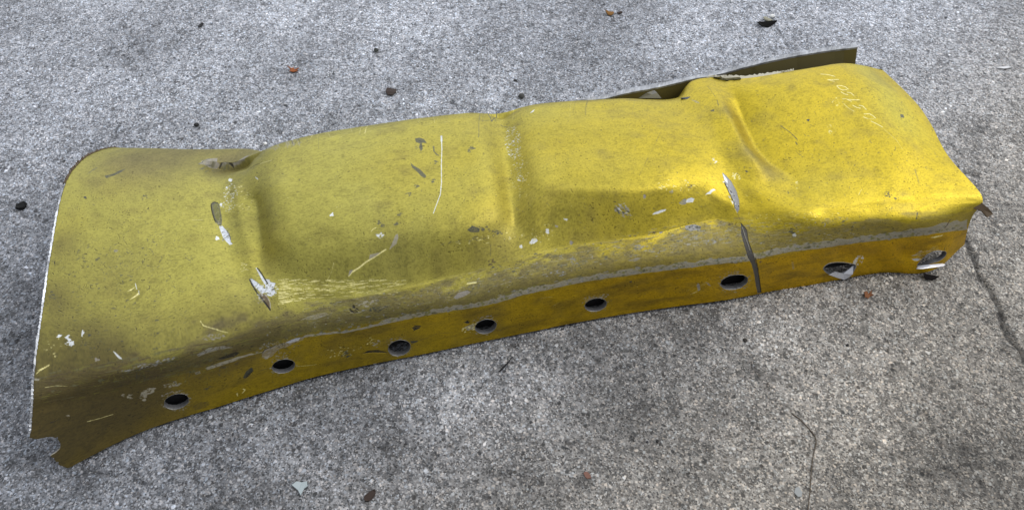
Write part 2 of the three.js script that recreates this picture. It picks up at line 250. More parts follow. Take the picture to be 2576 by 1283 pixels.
const nearestOn = (x, y) => { let b = 1e9, r = null; for (const P of CUT) for (let k = 0; k < P.length; k++) { const [ax, ay] = P[k], [bx, by] = P[(k + 1) % P.length], dx = bx - ax, dy = by - ay, t = clamp(((x - ax) * dx + (y - ay) * dy) / (dx * dx + dy * dy)), qx = ax + dx * t, qy = ay + dy * t, d = Math.hypot(x - qx, y - qy); if (d < b) { b = d; r = [qx, qy]; } } return r; };
const tris = [], SP = GP.map((p) => p.clone()), SN = GN, UVS = GP.map((_, k) => [Math.floor(k / (NV + 1)) / NU, (k % (NV + 1)) / NV]);
const snapped = new Uint8Array(GP.length);
for (let i = 0; i < NU; i++) for (let j = 0; j < NV; j++) {
  const q = [gi(i, j), gi(i + 1, j), gi(i + 1, j + 1), gi(i, j + 1)], n = dead[q[0]] + dead[q[1]] + dead[q[2]] + dead[q[3]];
  if (n === 4) continue;
  if (n) { let c = 0, x = 0, y = 0; q.forEach((k) => { x += PX[k][0] / 4; y += PX[k][1] / 4; }); for (const P of CUT) if (inPoly(x, y, P)) c = 1; if (c) continue; for (const k of q) if (dead[k] && !snapped[k]) { const r = nearestOn(...PX[k]), [u, v] = surf(...r), s = onSheet(u, v); SP[k] = s.p; UVS[k] = [u, v]; snapped[k] = 1; } }
  tris.push(q[0], q[1], q[2], q[0], q[2], q[3]);
}
// live vertices on the rim of a removed cell move to the outline too
{ const used = new Uint8Array(GP.length); for (const k of tris) used[k] = 1;
  for (let i = 0; i < NU; i++) for (let j = 0; j / NV < vHole; j++) { const q = [gi(i, j), gi(i + 1, j), gi(i + 1, j + 1), gi(i, j + 1)], n = q.reduce((a, k) => a + dead[k], 0); if (!n || n === 4) continue; let x = 0, y = 0; q.forEach((k) => { x += PX[k][0] / 4; y += PX[k][1] / 4; }); if (!CUT.some((P) => inPoly(x, y, P))) continue; for (const k of q) if (!dead[k] && used[k] && !snapped[k]) { const r = nearestOn(...PX[k]); if (Math.hypot(r[0] - PX[k][0], r[1] - PX[k][1]) < 4) { const [u, v] = surf(...r), s = onSheet(u, v); SP[k] = s.p; UVS[k] = [u, v]; snapped[k] = 1; } } } }
const THICK = 0.0016;
function sheetGeo(side) {
  const pos = new Float32Array(GP.length * 3), nor = new Float32Array(GP.length * 3), uv = new Float32Array(GP.length * 2);
  SP.forEach((p, k) => { const n = SN[k], o = side > 0 ? 0 : -THICK; pos.set([p.x + n.x * o, p.y + n.y * o, p.z + n.z * o], k * 3); nor.set([n.x * side, n.y * side, n.z * side], k * 3); uv.set(UVS[k], k * 2); });
  const g = new THREE.BufferGeometry(); g.setAttribute('position', new THREE.BufferAttribute(pos, 3)); g.setAttribute('normal', new THREE.BufferAttribute(nor, 3)); g.setAttribute('uv', new THREE.BufferAttribute(uv, 2));
  g.setIndex(side > 0 ? tris : tris.map((_, i) => tris[i - (i % 3) + [0, 2, 1][i % 3]])); return g;
}
function rimGeo() { // the thickness of the sheet along every open edge
  const seen = new Map(); for (let t = 0; t < tris.length; t += 3) for (let e = 0; e < 3; e++) { const a = tris[t + e], b = tris[t + (e + 1) % 3]; seen.set(a + '_' + b, [a, b]); }
  const pos = []; for (const [a, b] of seen.values()) if (!seen.has(b + '_' + a)) { const A = SP[a], B = SP[b], C = B.clone().addScaledVector(SN[b], -THICK), D = A.clone().addScaledVector(SN[a], -THICK); for (const p of [A, C, B, A, D, C]) pos.push(p.x, p.y, p.z); }
  const g = new THREE.BufferGeometry(); g.setAttribute('position', new THREE.Float32BufferAttribute(pos, 3)); g.computeVertexNormals(); return g;
}

// ───────── paint, wear, scratches and some painted-in light of the skin, in the sheet's own flat coordinates ─────────
const TW = 2048, TH = 1024;
const surfT = (p) => { const [u, v] = surf(p[0], p[1]); return [u * TW, v * TH]; };
const cv = (fill) => { const c = document.createElement('canvas'); c.width = TW; c.height = TH; const x = c.getContext('2d'); x.fillStyle = fill; x.fillRect(0, 0, TW, TH); x.lineCap = 'round'; x.lineJoin = 'round'; return x; };
const cA = document.createElement('canvas'); cA.width = TW; cA.height = TH; const ctxA = cA.getContext('2d'); ctxA.lineCap = ctxA.lineJoin = 'round';
const ctxM = cv('#000'), ctxH = cv('#808080');
const KIND = { // colour, metal (grey level), depth (grey level; 128 = flush)
  silver: ['#c9cdd2', 150, 100], white: ['#d9dcdc', 110, 118], grey: ['#8d8d8c', 60, 112], strip: ['#97917d', 10, 136], dark: ['#3a3c30', 10, 132], black: ['#15140f', 0, 40], brown: ['#5a4a30', 10, 120], pale: ['#e6dc96', 40, 112], smear: ['#5c5a3c', 15, 132], lilac: ['#8d877c', 40, 114], dirt: ['#4a3d1c', 0, 134], olive: ['#6d6a24', 20, 128], deep: ['#4d4a45', 40, 40],
};
function fillMark(kind, pts, alpha = 1, R = null) {
  const P = pts.map(surfT), [c, m, h] = KIND[kind];
  for (const [x, f] of [[ctxA, c], [ctxM, `rgb(${m},${m},${m})`], [ctxH, `rgb(${h},${h},${h})`]]) { x.globalAlpha = alpha; x.fillStyle = f; x.beginPath(); P.forEach((p, i) => (i ? x.lineTo(...p) : x.moveTo(...p))); x.closePath(); x.fill(); x.globalAlpha = 1; }
}
function line(kind, pts, w, alpha = 1) {
  const P = pts.map(surfT), [c, m, h] = KIND[kind];
  for (const [x, f] of [[ctxA, c], [ctxM, `rgb(${m},${m},${m})`], [ctxH, `rgb(${h},${h},${h})`]]) { x.globalAlpha = alpha; x.strokeStyle = f; x.lineWidth = w; x.beginPath(); P.forEach((p, i) => (i ? x.lineTo(...p) : x.moveTo(...p))); x.stroke(); x.globalAlpha = 1; }
}
function ragged(kind, x, y, rx, ry, deg, seed, alpha = 1) { // an irregular chip
  const R = rng(seed), n = 13, c = Math.cos(deg * Math.PI / 180), s = Math.sin(deg * Math.PI / 180), P = [];
  for (let k = 0; k < n; k++) { const t = k / n * 6.283, r = 0.45 + 0.75 * R(), u = rx * r * Math.cos(t), w = ry * r * Math.sin(t); P.push([x + u * c - w * s, y + u * s + w * c]); }
  fillMark(kind, P, alpha);
}
function scatter(kind, x, y, rx, ry, deg, n, seed, size = 3, alpha = 1, thin = 0.5) { // a cluster of small flecks
  const R = rng(seed), c = Math.cos(deg * Math.PI / 180), s = Math.sin(deg * Math.PI / 180);
  for (let k = 0; k < n; k++) { const r = Math.sqrt(R()), t = R() * 6.283, u = rx * r * Math.cos(t), w = ry * r * Math.sin(t); ragged(kind, x + u * c - w * s, y + u * s + w * c, size * (0.4 + R()), size * thin * (0.4 + R()), deg + (R() - 0.5) * 50, seed * 977 + k, alpha * (0.6 + 0.4 * R())); }
}
function squig(kind, x, y, rx, ry, n, seed, l0, l1, w, alpha) { // fine broken dark threads of dirt
  const R = rng(seed);
  for (let k = 0; k < n; k++) { const r = Math.sqrt(R()), t = R() * 6.283; let px = x + rx * r * Math.cos(t), py = y + ry * r * Math.sin(t), an = (R() - 0.5) * 2.4; const P = [[px, py]], m = 2 + Math.floor(3 * R()), l = mix(l0, l1, R() * R()); for (let q = 0; q < m; q++) { an += (R() - 0.5) * 1.8; px += Math.cos(an) * l / m; py += Math.sin(an) * l / m; P.push([px, py]); } line(kind, P, w * (0.5 + R()), alpha * (0.5 + 0.5 * R())); }
}
squig('dark', 300, 690, 200, 210, 340, 201, 3, 14, 1.1, 0.8); squig('black', 250, 720, 150, 150, 70, 202, 4, 16, 1.2, 0.8); squig('dark', 330, 640, 150, 60, 120, 203, 4, 16, 1.3, 0.8); squig('dark', 900, 560, 330, 220, 420, 204, 2, 8, 1.0, 0.75); squig('dark', 1500, 430, 350, 160, 420, 205, 2, 8, 1.0, 0.7); squig('dark', 2100, 380, 270, 180, 460, 206, 2, 10, 1.1, 0.75); squig('smear', 1300, 520, 600, 160, 260, 211, 3, 14, 1.6, 0.45); squig('pale', 1300, 520, 900, 240, 160, 212, 2, 7, 0.8, 0.7); squig('smear', 2100, 400, 260, 150, 130, 213, 3, 14, 1.6, 0.4); squig('dirt', 1000, 640, 330, 60, 160, 207, 3, 10, 1, 0.6); squig('dark', 1500, 600, 260, 60, 130, 208, 2, 9, 0.9, 0.6); squig('dark', 1300, 800, 700, 60, 120, 209, 2, 9, 0.8, 0.5); squig('smear', 460, 700, 200, 200, 180, 210, 3, 10, 1.4, 0.5);
{ // long streaks of crackle and scuffs
  const R = rng(77);
  for (let k = 0; k < 260; k++) { const t = R(), x = mix(700, 1010, t * t), y = 735 + (R() - 0.5) * mix(66, 34, t) - 14 * t, l = 6 + 16 * R(); line('pale', [[x, y], [x + l * .5, y - l * .05 + R() * 2 - 1], [x + l, y - l * .1]], 0.7 + 0.6 * R(), 0.6 + 0.4 * R()); }
  const bandY = (x) => [[640, 850], [800, 795], [1000, 765], [1200, 715], [1345, 668], [1533, 635], [1697, 605], [1800, 588], [1960, 600], [2180, 580]].reduce((a, p, i, A) => (i && x >= A[i - 1][0] && x <= p[0] ? mix(A[i - 1][1], p[1], (x - A[i - 1][0]) / (p[0] - A[i - 1][0])) : a), 600);
  for (let k = 0; k < 2200; k++) { const x = 760 + R() * 1390, y = bandY(x) + (R() - 0.62) * 62, l = 4 + 15 * R(), q = R(); line(q < 0.36 + 0.25 * sstep(1500, 1760, x) ? 'strip' : q < 0.9 ? 'smear' : 'grey', [[x, y], [x + l * .5, y - l * .08 + R() * 3 - 1.5], [x + l, y - l * .17]], 0.5 + 0.6 * R(), 0.35 + 0.5 * R()); }
  for (let k = 0; k < 620; k++) { const x = 640 + R() * 1540, y = bandY(x) + (R() - 0.5) * 64, t = R(); ragged(t < 0.4 ? 'smear' : t < 0.62 ? 'dirt' : t < 0.8 ? 'strip' : t < 0.9 ? 'dark' : 'grey', x, y, 1.5 + 7 * R() * R(), 1 + 2.6 * R() * R(), -12, k + 5000, 0.5 + 0.4 * R()); }
  for (let k = 0; k < 420; k++) { const x = 95 + R() * 560, b = mix(985, 868, (x - 95) / 560), y = b + (R() - 0.5) * mix(85, 60, (x - 95) / 560), l = 8 + 34 * R(); line(R() < 0.55 ? 'dirt' : R() < 0.5 ? 'smear' : 'olive', [[x, y], [x + l * .5, y - l * .1], [x + l, y - l * .22]], 0.8 + 2.2 * R(), 0.3 + 0.4 * R()); }
  for (let k = 0; k < 120; k++) { const x = 120 + R() * 480, b = mix(980, 880, (x - 95) / 560), y = b + (R() - 0.5) * 60; ragged(R() < 0.7 ? 'dirt' : 'smear', x, y, 3 + 9 * R(), 1.5 + 3 * R(), -14, k + 900, 0.35 + 0.4 * R()); }
  for (let k = 0; k < 900; k++) { const x = 120 + R() * 2250, y = 200 + R() * 800, l = 2 + 7 * R(); line('dark', [[x, y], [x + l * (R() < .8 ? 1 : 0.2), y + l * (R() - 0.5)]], 0.6 + R(), 0.25 + 0.5 * R()); }
  for (let k = 0; k < 260; k++) if (k < 110) { const x = 150 + 330 * Math.abs(R() + R() - 1) + 40 * R(), y = 640 + R() * 280, l = 2 + 4 * R(); ragged('dark', x, y, l, l * (0.2 + 0.4 * R()), -30 * R(), k + 7000, 0.3 + 0.5 * R()); }
}
// pale sealant strip along the bend
{ const R = rng(5), up = [], lo = [[525, 929], [562, 916], [600, 902], [640, 892], [700, 872], [767, 849], [820, 842], [879, 836], [940, 822], [1003, 808], [1050, 798], [1096, 789], [1150, 780], [1202, 773], [1259, 760], [1315, 742], [1400, 724], [1484, 707], [1560, 696], [1641, 685], [1720, 675], [1803, 665], [1880, 658], [1953, 641], [2000, 632], [2047, 627], [2120, 617], [2178, 609], [2250, 600], [2310, 594], [2380, 584], [2434, 577]];
  const lo2 = []; lo.forEach(([x, y], i) => { lo2.push([x, y]); if (i + 1 < lo.length) for (let q = 1; q < 6; q++) lo2.push([mix(x, lo[i + 1][0], q / 6), mix(y, lo[i + 1][1], q / 6) + (R() - 0.5) * 1.8]); });
  const W = (x) => x < 640 ? 5 : x < 760 ? 1.5 : x < 960 ? 6 : x < 1250 ? 12 : x < 1900 ? 15 : x < 2250 ? 17 : mix(17, 27, (x - 2250) / 190);
  for (const [x, y] of lo2) up.push([x, y - W(x) * (0.75 + 0.4 * R())]);
  fillMark('strip', [...lo2, ...up.reverse()], 0.9);
  for (let k = 0; k < 420; k++) { const x = 640 + R() * 1790, i = lo2.findIndex((p) => p[0] > x), y = lo2[Math.max(i, 0)][1] - R() * 17; ragged(R() < 0.3 ? 'grey' : R() < 0.5 ? 'olive' : 'smear', x, y, 2 + 6 * R(), 1 + 2.6 * R(), -12, k + 3000, 0.6); }
  lo2.forEach((p, i) => { if (i % 3 === 0 && i + 2 < lo2.length && R() < 0.5) line('brown', [[p[0], p[1] + 1], [lo2[i + 2][0], lo2[i + 2][1] + 1]], 1, 0.7); });
}
// single marks, left to right
fillMark('dark', z1([[700, 325], [760, 310], [800, 290], [845, 275], [815, 300], [770, 322], [715, 342]]), 0.8);
fillMark('smear', z1([[580, 315], [620, 280], [665, 262], [640, 282], [600, 308]]), 0.6);
scatter('dark', 363, 495, 9, 8, 0, 10, 21, 4, 0.7); scatter('dark', 400, 590, 14, 12, 0, 12, 22, 4, 0.5); scatter('dark', 290, 660, 60, 26, -20, 40, 23, 3, 0.45); scatter('dark', 130, 745, 14, 12, 0, 16, 24, 5, 0.6); scatter('dark', 300, 770, 60, 14, 0, 24, 25, 4, 0.6); scatter('smear', 250, 700, 90, 90, 0, 160, 26, 4, 0.3); scatter('smear', 400, 650, 90, 90, 0, 110, 27, 4, 0.25);
fillMark('black', z1([[985, 548], [1000, 534], [995, 550]]), 0.9); ragged('dark', 214, 497, 4, 4, 0, 31); ragged('lilac', 292, 631, 7, 4, -20, 32, 0.7);
for (const P of [[[850, 1100], [880, 1085], [915, 1065], [880, 1095]], [[870, 1155], [905, 1130], [932, 1105], [930, 1125], [890, 1148]]]) fillMark('pale', z1(P), 0.9);
line('white', z1([[908, 1045], [918, 1085]]), 1.6, .9); line('white', z1([[930, 1095], [935, 1120]]), 1.4, .8);
ragged('white', 149, 845, 8, 4, -20, 41); ragged('white', 172, 853, 9, 4, 30, 42); ragged('white', 180, 864, 8, 5, -40, 142); ragged('white', 168, 848, 8, 4, -30, 43); ragged('white', 208, 838, 4, 10, 10, 44); scatter('white', 178, 862, 14, 9, 0, 14, 45, 4); scatter('pale', 130, 870, 30, 22, 0, 10, 46, 4, .6); scatter('pale', 138, 893, 6, 6, 0, 8, 47, 3, .8);
fillMark('white', z2([[755, 393], [780, 408], [815, 440], [820, 453], [800, 447], [780, 428]]), 0.9); ragged('lilac', 244, 905, 8, 6, 0, 48, .8);
line('pale', z2([[245, 548], [270, 525], [330, 490]]), 1.5, .8); line('pale', z2([[250, 530], [300, 505]]), 1, .7); fillMark('strip', z2([[222, 578], [268, 584], [260, 597], [225, 592]]), .8);
line('pale', z2([[300, 640], [380, 628], [455, 632]]), 1.2, .7); line('pale', z2([[585, 870], [680, 845], [760, 820]]), 1.4, .8); ragged('strip', 171, 1046, 6, 3, 0, 49, .8);
scatter('lilac', 536, 848, 30, 7, -8, 40, 245, 5, .6); line('pale', z2([[1345, 195], [1365, 225], [1450, 250], [1530, 272]]), 1.4, .7);
scatter('grey', 375, 918, 70, 6, -14, 70, 246, 5, .5);
line('black', z2([[820, 545], [870, 540], [940, 520], [1010, 500]]), 2.2, .8); line('dark', z2([[1010, 492], [1100, 472], [1180, 458]]), 2.4, .7); fillMark('dirt', z2([[970, 545], [1040, 520], [1120, 525], [1090, 560], [1020, 585], [975, 580]]), .55);
fillMark('grey', z2([[1320, 420], [1400, 375], [1500, 360], [1570, 372], [1480, 385], [1390, 410], [1330, 435]]), .6); fillMark('black', z2([[1440, 455], [1520, 425], [1580, 402], [1610, 410], [1570, 435], [1490, 452]]), .75); fillMark('strip', z2([[1375, 510], [1470, 475], [1600, 432], [1608, 452], [1500, 490], [1390, 525]]), .85); fillMark('strip', z2([[1305, 540], [1340, 530], [1350, 545], [1315, 556]]), .7);
scatter('strip', 372, 986, 20, 7, -24, 34, 241, 5, .85); scatter('strip', 360, 1000, 7, 9, 0, 14, 242, 5, .85); scatter('strip', 438, 966, 30, 6, -12, 34, 243, 5, .6); scatter('strip', 322, 996, 16, 5, 4, 16, 244, 5, .6);
scatter('lilac', 444, 1010, 40, 26, -14, 60, 50, 4, .55); fillMark('dirt', z2([[1290, 770], [1340, 740], [1400, 735], [1410, 755], [1360, 785], [1310, 795]]), .6);
fillMark('black', z2([[1640, 580], [1665, 545], [1690, 505], [1700, 530], [1680, 555], [1655, 580]]), .85); line('pale', z2([[1630, 650], [1645, 660], [1625, 680]]), 1.4, .8); line('pale', z2([[1595, 690], [1592, 675]]), 1.4, .8); scatter('dark', 525, 975, 16, 4, -20, 14, 51, 4, .5);
// long gouge and the two slits by the left crease
fillMark('smear', zt([[112, 175], [130, 155], [165, 155], [195, 180], [210, 260], [222, 330], [215, 385], [190, 385], [155, 340], [125, 270]])); fillMark('olive', zt([[135, 190], [165, 165], [188, 185], [205, 290], [208, 340], [180, 345], [160, 310], [145, 250]]), .8);
line('black', zt([[114, 180], [120, 230], [135, 290], [158, 350]]), 2, .9); line('black', zt([[118, 172], [150, 157], [180, 165]]), 3, .8);
fillMark('silver', zt([[190, 390], [225, 385], [255, 420], [290, 465], [305, 500], [305, 540], [325, 562], [295, 572], [268, 545], [235, 510], [215, 460]])); line('dark', zt([[268, 430], [292, 470], [305, 520]]), 2, .8); ragged('white', 546, 600, 7, 5, 40, 52); ragged('white', 556, 516, 4, 5, 0, 53);
fillMark('silver', zt([[485, 900], [505, 892], [560, 930], [600, 960], [640, 990], [660, 1030], [610, 1040], [560, 1000], [520, 960]])); fillMark('silver', zt([[545, 795], [565, 790], [610, 860], [655, 930], [660, 960], [630, 950], [590, 880]])); fillMark('silver', zt([[640, 900], [680, 905], [690, 930], [740, 940], [720, 990], [740, 1030], [700, 1070], [660, 1060], [640, 1010]]), .9); scatter('white', 684, 730, 16, 14, 0, 40, 54, 2.6, .8); scatter('smear', 676, 726, 14, 14, 0, 24, 154, 3, .8);
fillMark('brown', zt([[580, 1040], [640, 1050], [665, 1080], [682, 1150], [685, 1200], [640, 1150], [600, 1090]])); line('black', zt([[485, 905], [520, 970], [560, 1040], [610, 1100], [685, 1200]]), 2.6, .95); line('black', zt([[565, 795], [610, 860], [662, 945]]), 2.2, .9); line('strip', zt([[660, 1075], [685, 1130], [688, 1180]]), 2, .9); scatter('lilac', 655, 750, 16, 14, 50, 20, 55, 4, .5); scatter('smear', 640, 685, 20, 40, -20, 30, 56, 4, .35);
scatter('white', 577, 498, 20, 36, 12, 110, 57, 2.6, .95, .3); scatter('pale', 600, 500, 40, 40, 0, 70, 58, 3, .6); scatter('pale', 615, 672, 12, 14, 0, 16, 59, 3.5, .8); ragged('white', 581, 453, 6, 5, 0, 60); ragged('white', 570, 472, 3, 3, 0, 61); line('white', z3([[290, 565], [305, 580]]), 2.4, .9); line('pale', z1([[1290, 620], [1360, 620]]), 1.5, .7);
fillMark('lilac', zd([[840, 425], [900, 370], [1000, 335], [1160, 325], [1150, 380], [1230, 440], [1330, 410], [1480, 370], [1600, 300], [1690, 270], [1600, 350], [1400, 440], [1280, 490], [1100, 500], [980, 450]]), .85); line('black', zd([[1190, 505], [1290, 485], [1400, 430]]), 2.4, .9); line('dark', zd([[850, 425], [930, 365], [1040, 332]]), 1.6, .8); line('dark', zd([[960, 425], [1080, 415]]), 1.6, .6); scatter('smear', 540, 425, 40, 10, -5, 50, 62, 5, .5);
line('black', zd([[1680, 500], [1750, 450], [1860, 410]]), 2, .8); line('dark', zd([[1560, 570], [1680, 500]]), 1.4, .6); line('pale', zd([[1850, 415], [1960, 380], [2030, 360]]), 2, .8);
{ const R = rng(8); for (let k = 0; k < 34; k++) { const x = 665 + R() * 90, y = 380 - (x - 665) * .2 + (R() - .5) * 9; line(R() < .6 ? 'strip' : 'dark', [[x, y], [x + 8 + 12 * R(), y - 3 - 3 * R()]], 1 + R(), .7); } for (let k = 0; k < 26; k++) { const x = 760 + R() * 400, y = 345 - (x - 760) * .135 + R() * 14; line('pale', [[x, y], [x + 6 + 10 * R(), y - 2]], 1, .6); } }
squig('dark', 550, 545, 12, 34, 26, 221, 4, 12, 1, .8); squig('strip', 548, 545, 10, 34, 26, 222, 4, 12, 1, .9); squig('grey', 566, 590, 9, 24, 22, 223, 4, 10, 1, .8); squig('smear', 566, 595, 9, 20, 14, 224, 4, 10, 1.2, .8); squig('smear', 655, 735, 26, 30, 40, 225, 4, 12, 1.2, .8); squig('silver', 668, 735, 22, 24, 40, 226, 4, 12, 0.9, .9);
// middle
fillMark('smear', z3([[1360, 305], [1390, 300], [1420, 310], [1440, 335], [1405, 335], [1412, 375], [1400, 392], [1385, 365], [1395, 340], [1365, 330]])); scatter('dark', 1054, 365, 9, 14, 0, 10, 63, 4, .7); fillMark('smear', z3([[1478, 352], [1490, 360], [1492, 395], [1528, 425], [1500, 415], [1482, 390]]), .9);
fillMark('smear', z3([[1328, 465], [1350, 488], [1390, 510], [1435, 555], [1430, 572], [1405, 562], [1370, 525], [1340, 500]])); for (const [x, y, s] of [[1048, 467, 6], [1028, 487, 6], [1096, 408, 4], [1091, 456, 5], [1007, 540, 6], [996, 564, 5], [952, 560, 5], [962, 568, 4], [1181, 378, 5], [1190, 372, 4]]) scatter('smear', x, y, s, s, 0, 8, x * 3 + y, 4, .9);
line('white', z3([[1538, 290], [1540, 380], [1537, 480], [1538, 600], [1530, 680], [1508, 740], [1483, 808]]), 1.7, 1); line('silver', z3([[1536, 288], [1538, 325]]), 4, .7);
fillMark('strip', z3([[1245, 945], [1248, 975], [1235, 1015], [1185, 1055], [1200, 1020], [1215, 985], [1230, 950]]), .9); line('pale', z3([[1165, 1050], [1130, 1072], [1080, 1105], [1030, 1135], [985, 1172], [940, 1200], [915, 1228]]), 2.6, .95); fillMark('strip', z3([[1055, 1085], [1090, 1078], [1130, 1070], [1090, 1100], [1050, 1118]]), .9); fillMark('lilac', z3([[920, 1190], [945, 1185], [930, 1210], [912, 1232]]), .9); scatter('white', 957, 591, 8, 8, 0, 12, 64, 4, .9); ragged('white', 835, 540, 6, 5, -30, 65); line('pale', z3([[1065, 930], [1080, 912], [1098, 905]]), 1.6, .9); line('pale', z3([[815, 1140], [800, 1200], [770, 1260]]), 1.4, .5);
fillMark('dark', z6([[105, 205], [140, 178], [185, 195], [190, 220], [160, 225], [125, 222]]), .85); scatter('dark', 1225, 578, 40, 8, 14, 40, 66, 5, .7); scatter('dark', 1165, 605, 60, 6, -8, 36, 67, 4, .6); line('dark', z6([[265, 310], [262, 380]]), 1.6, .7); scatter('dirt', 1238, 660, 10, 8, 0, 16, 68, 5, .8); ragged('lilac', 1437, 611, 5, 5, 0, 69); scatter('pale', 1235, 600, 90, 12, -6, 40, 70, 3, .7);
scatter('white', 1343, 605, 12, 6, -30, 10, 71, 4, .9); fillMark('white', z6([[522, 300], [540, 265], [570, 262], [580, 280], [550, 300]]), .8); ragged('white', 1312, 621, 5, 7, 0, 72, .8); ragged('strip', 1399, 569, 5, 4, 0, 73); ragged('white', 1377, 582, 6, 7, 0, 74, .9); ragged('white', 1424, 552, 6, 4, 20, 75, .8); scatter('pale', 1360, 590, 40, 22, -30, 30, 76, 3, .7);
for (const [x, y] of [[1211, 305], [1222, 308]]) line('dark', [[x, y], [x + 26, y - 2]], 2, .7);
line('smear', z5([[190, 410], [225, 372], [270, 370], [325, 376]]), 3.2, .95); line('smear', z5([[190, 405], [185, 440], [182, 475]]), 2, .8); line('smear', z5([[330, 393], [380, 408]]), 2, .8); line('dark', z5([[125, 320], [160, 332]]), 1.6, .8); scatter('smear', 1188, 372, 8, 8, 0, 8, 77, 4, .8);
scatter('white', 1291, 358, 21, 44, -6, 200, 78, 2.8, .9, .26); scatter('white', 1306, 415, 12, 30, -10, 44, 79, 2.6, .8, .3); scatter('white', 1312, 448, 14, 8, 0, 16, 80, 3, .9); scatter('pale', 1308, 440, 24, 60, -8, 70, 81, 3, .6);
fillMark('white', z5([[525, 315], [545, 295], [560, 288], [550, 305]]), .8); line('dark', z5([[1260, 735], [1300, 650], [1360, 540], [1410, 430]]), 1.3, .5); line('smear', z5([[390, 880], [440, 960], [510, 990]]), 1.6, .4);
scatter('strip', z5([[1150, 970]])[0][0], z5([[1150, 970]])[0][1], 22, 14, 30, 46, 82, 5, .9); scatter('dark', 1562, 527, 22, 12, 20, 16, 83, 4, .8); scatter('white', 1568, 523, 18, 12, 20, 10, 84, 4, .8); fillMark('white', z5([[1345, 995], [1360, 980], [1410, 962], [1442, 958], [1435, 970], [1390, 988]])); fillMark('white', z5([[1570, 915], [1580, 890], [1610, 880], [1632, 888], [1620, 912]])); fillMark('grey', z5([[1525, 918], [1550, 895], [1575, 885], [1575, 925], [1545, 930]]), .8); ragged('lilac', 1621, 495, 5, 6, 0, 85); scatter('strip', 1690, 483, 5, 6, 0, 8, 86, 4, .9); scatter('brown', 1736, 470, 6, 6, 0, 8, 87, 4, .9); scatter('pale', 1700, 466, 50, 16, 0, 26, 88, 3.5, .9); fillMark('white', z5([[1700, 865], [1730, 840], [1760, 820], [1775, 830], [1740, 855]]), .9); scatter('white', 1795, 405, 8, 6, -20, 5, 89, 4);
fillMark('grey', z6([[1565, 180], [1620, 168], [1675, 180], [1670, 205], [1610, 215], [1575, 205]]), .9); scatter('dark', 1744, 574, 22, 8, 0, 20, 90, 4, .8); scatter('grey', 1785, 608, 18, 8, 0, 14, 91, 4, .7); scatter('grey', 1605, 622, 14, 6, 0, 14, 92, 4, .7); scatter('grey', 1443, 657, 9, 8, 0, 14, 93, 4, .7); scatter('grey', 1410, 688, 16, 9, 0, 18, 94, 4, .7); fillMark('lilac', z6([[15, 665], [60, 625], [110, 612], [130, 625], [80, 655], [30, 670]]), .85); fillMark('lilac', z6([[1180, 415], [1240, 392], [1280, 395], [1230, 418]]), .7);
scatter('black', 890, 778, 12, 8, 20, 8, 95, 6, .9); scatter('dark', 955, 778, 28, 8, -4, 20, 96, 5, .8); fillMark('lilac', z4([[1615, 395], [1650, 360], [1700, 345], [1735, 355], [1700, 380], [1640, 402]]), .9); line('pale', z4([[1710, 300], [1770, 292]]), 3, .9); fillMark('strip', z4([[590, 545], [640, 520], [760, 490], [780, 510], [680, 545]]), .5); scatter('strip', 920, 765, 30, 10, -14, 34, 97, 5, .6);
// flange
fillMark('lilac', z4([[330, 770], [360, 735], [430, 710], [500, 690], [560, 665], [615, 655], [610, 680], [550, 700], [500, 725], [440, 745], [400, 790], [360, 805], [335, 800]]), .6); squig('dark', 700, 870, 50, 14, 40, 231, 5, 18, 1.3, .8); squig('strip', 700, 868, 50, 14, 34, 232, 5, 18, 1, .9); squig('dirt', 560, 900, 90, 30, 60, 233, 6, 24, 1.6, .6); squig('dark', 450, 935, 160, 26, 90, 234, 6, 30, 1.3, .6); squig('olive', 400, 945, 180, 26, 70, 235, 6, 30, 1.3, .7); fillMark('silver', z4([[490, 695], [540, 672], [590, 660], [580, 680], [520, 700]]), .9); fillMark('strip', z4([[350, 790], [385, 780], [372, 805], [352, 808]]), .9); line('black', z4([[335, 765], [350, 745], [420, 715]]), 1.5, .7); scatter('strip', 712, 893, 28, 8, -18, 18, 98, 4, .5);
for (const [x, y, a, b] of [[713, 921, 31, 19], [1004, 875, 30, 21], [1222, 821, 30, 20], [1498, 766, 31, 19], [1847, 709, 39, 22], [444, 1010, 35, 21]]) { const P = ell(x, y, a, b, -12, .12, x); scatter('strip', x, y, a * 1.12, b * 1.2, -12, 60, x, 3.4, .8); scatter('lilac', x - a * .3, y - b * .95, a * .8, 5, -14, 16, x + 7, 4, .7); scatter('smear', x, y, a * 1.5, b * 1.5, -12, 50, x + 9, 3, .5); }
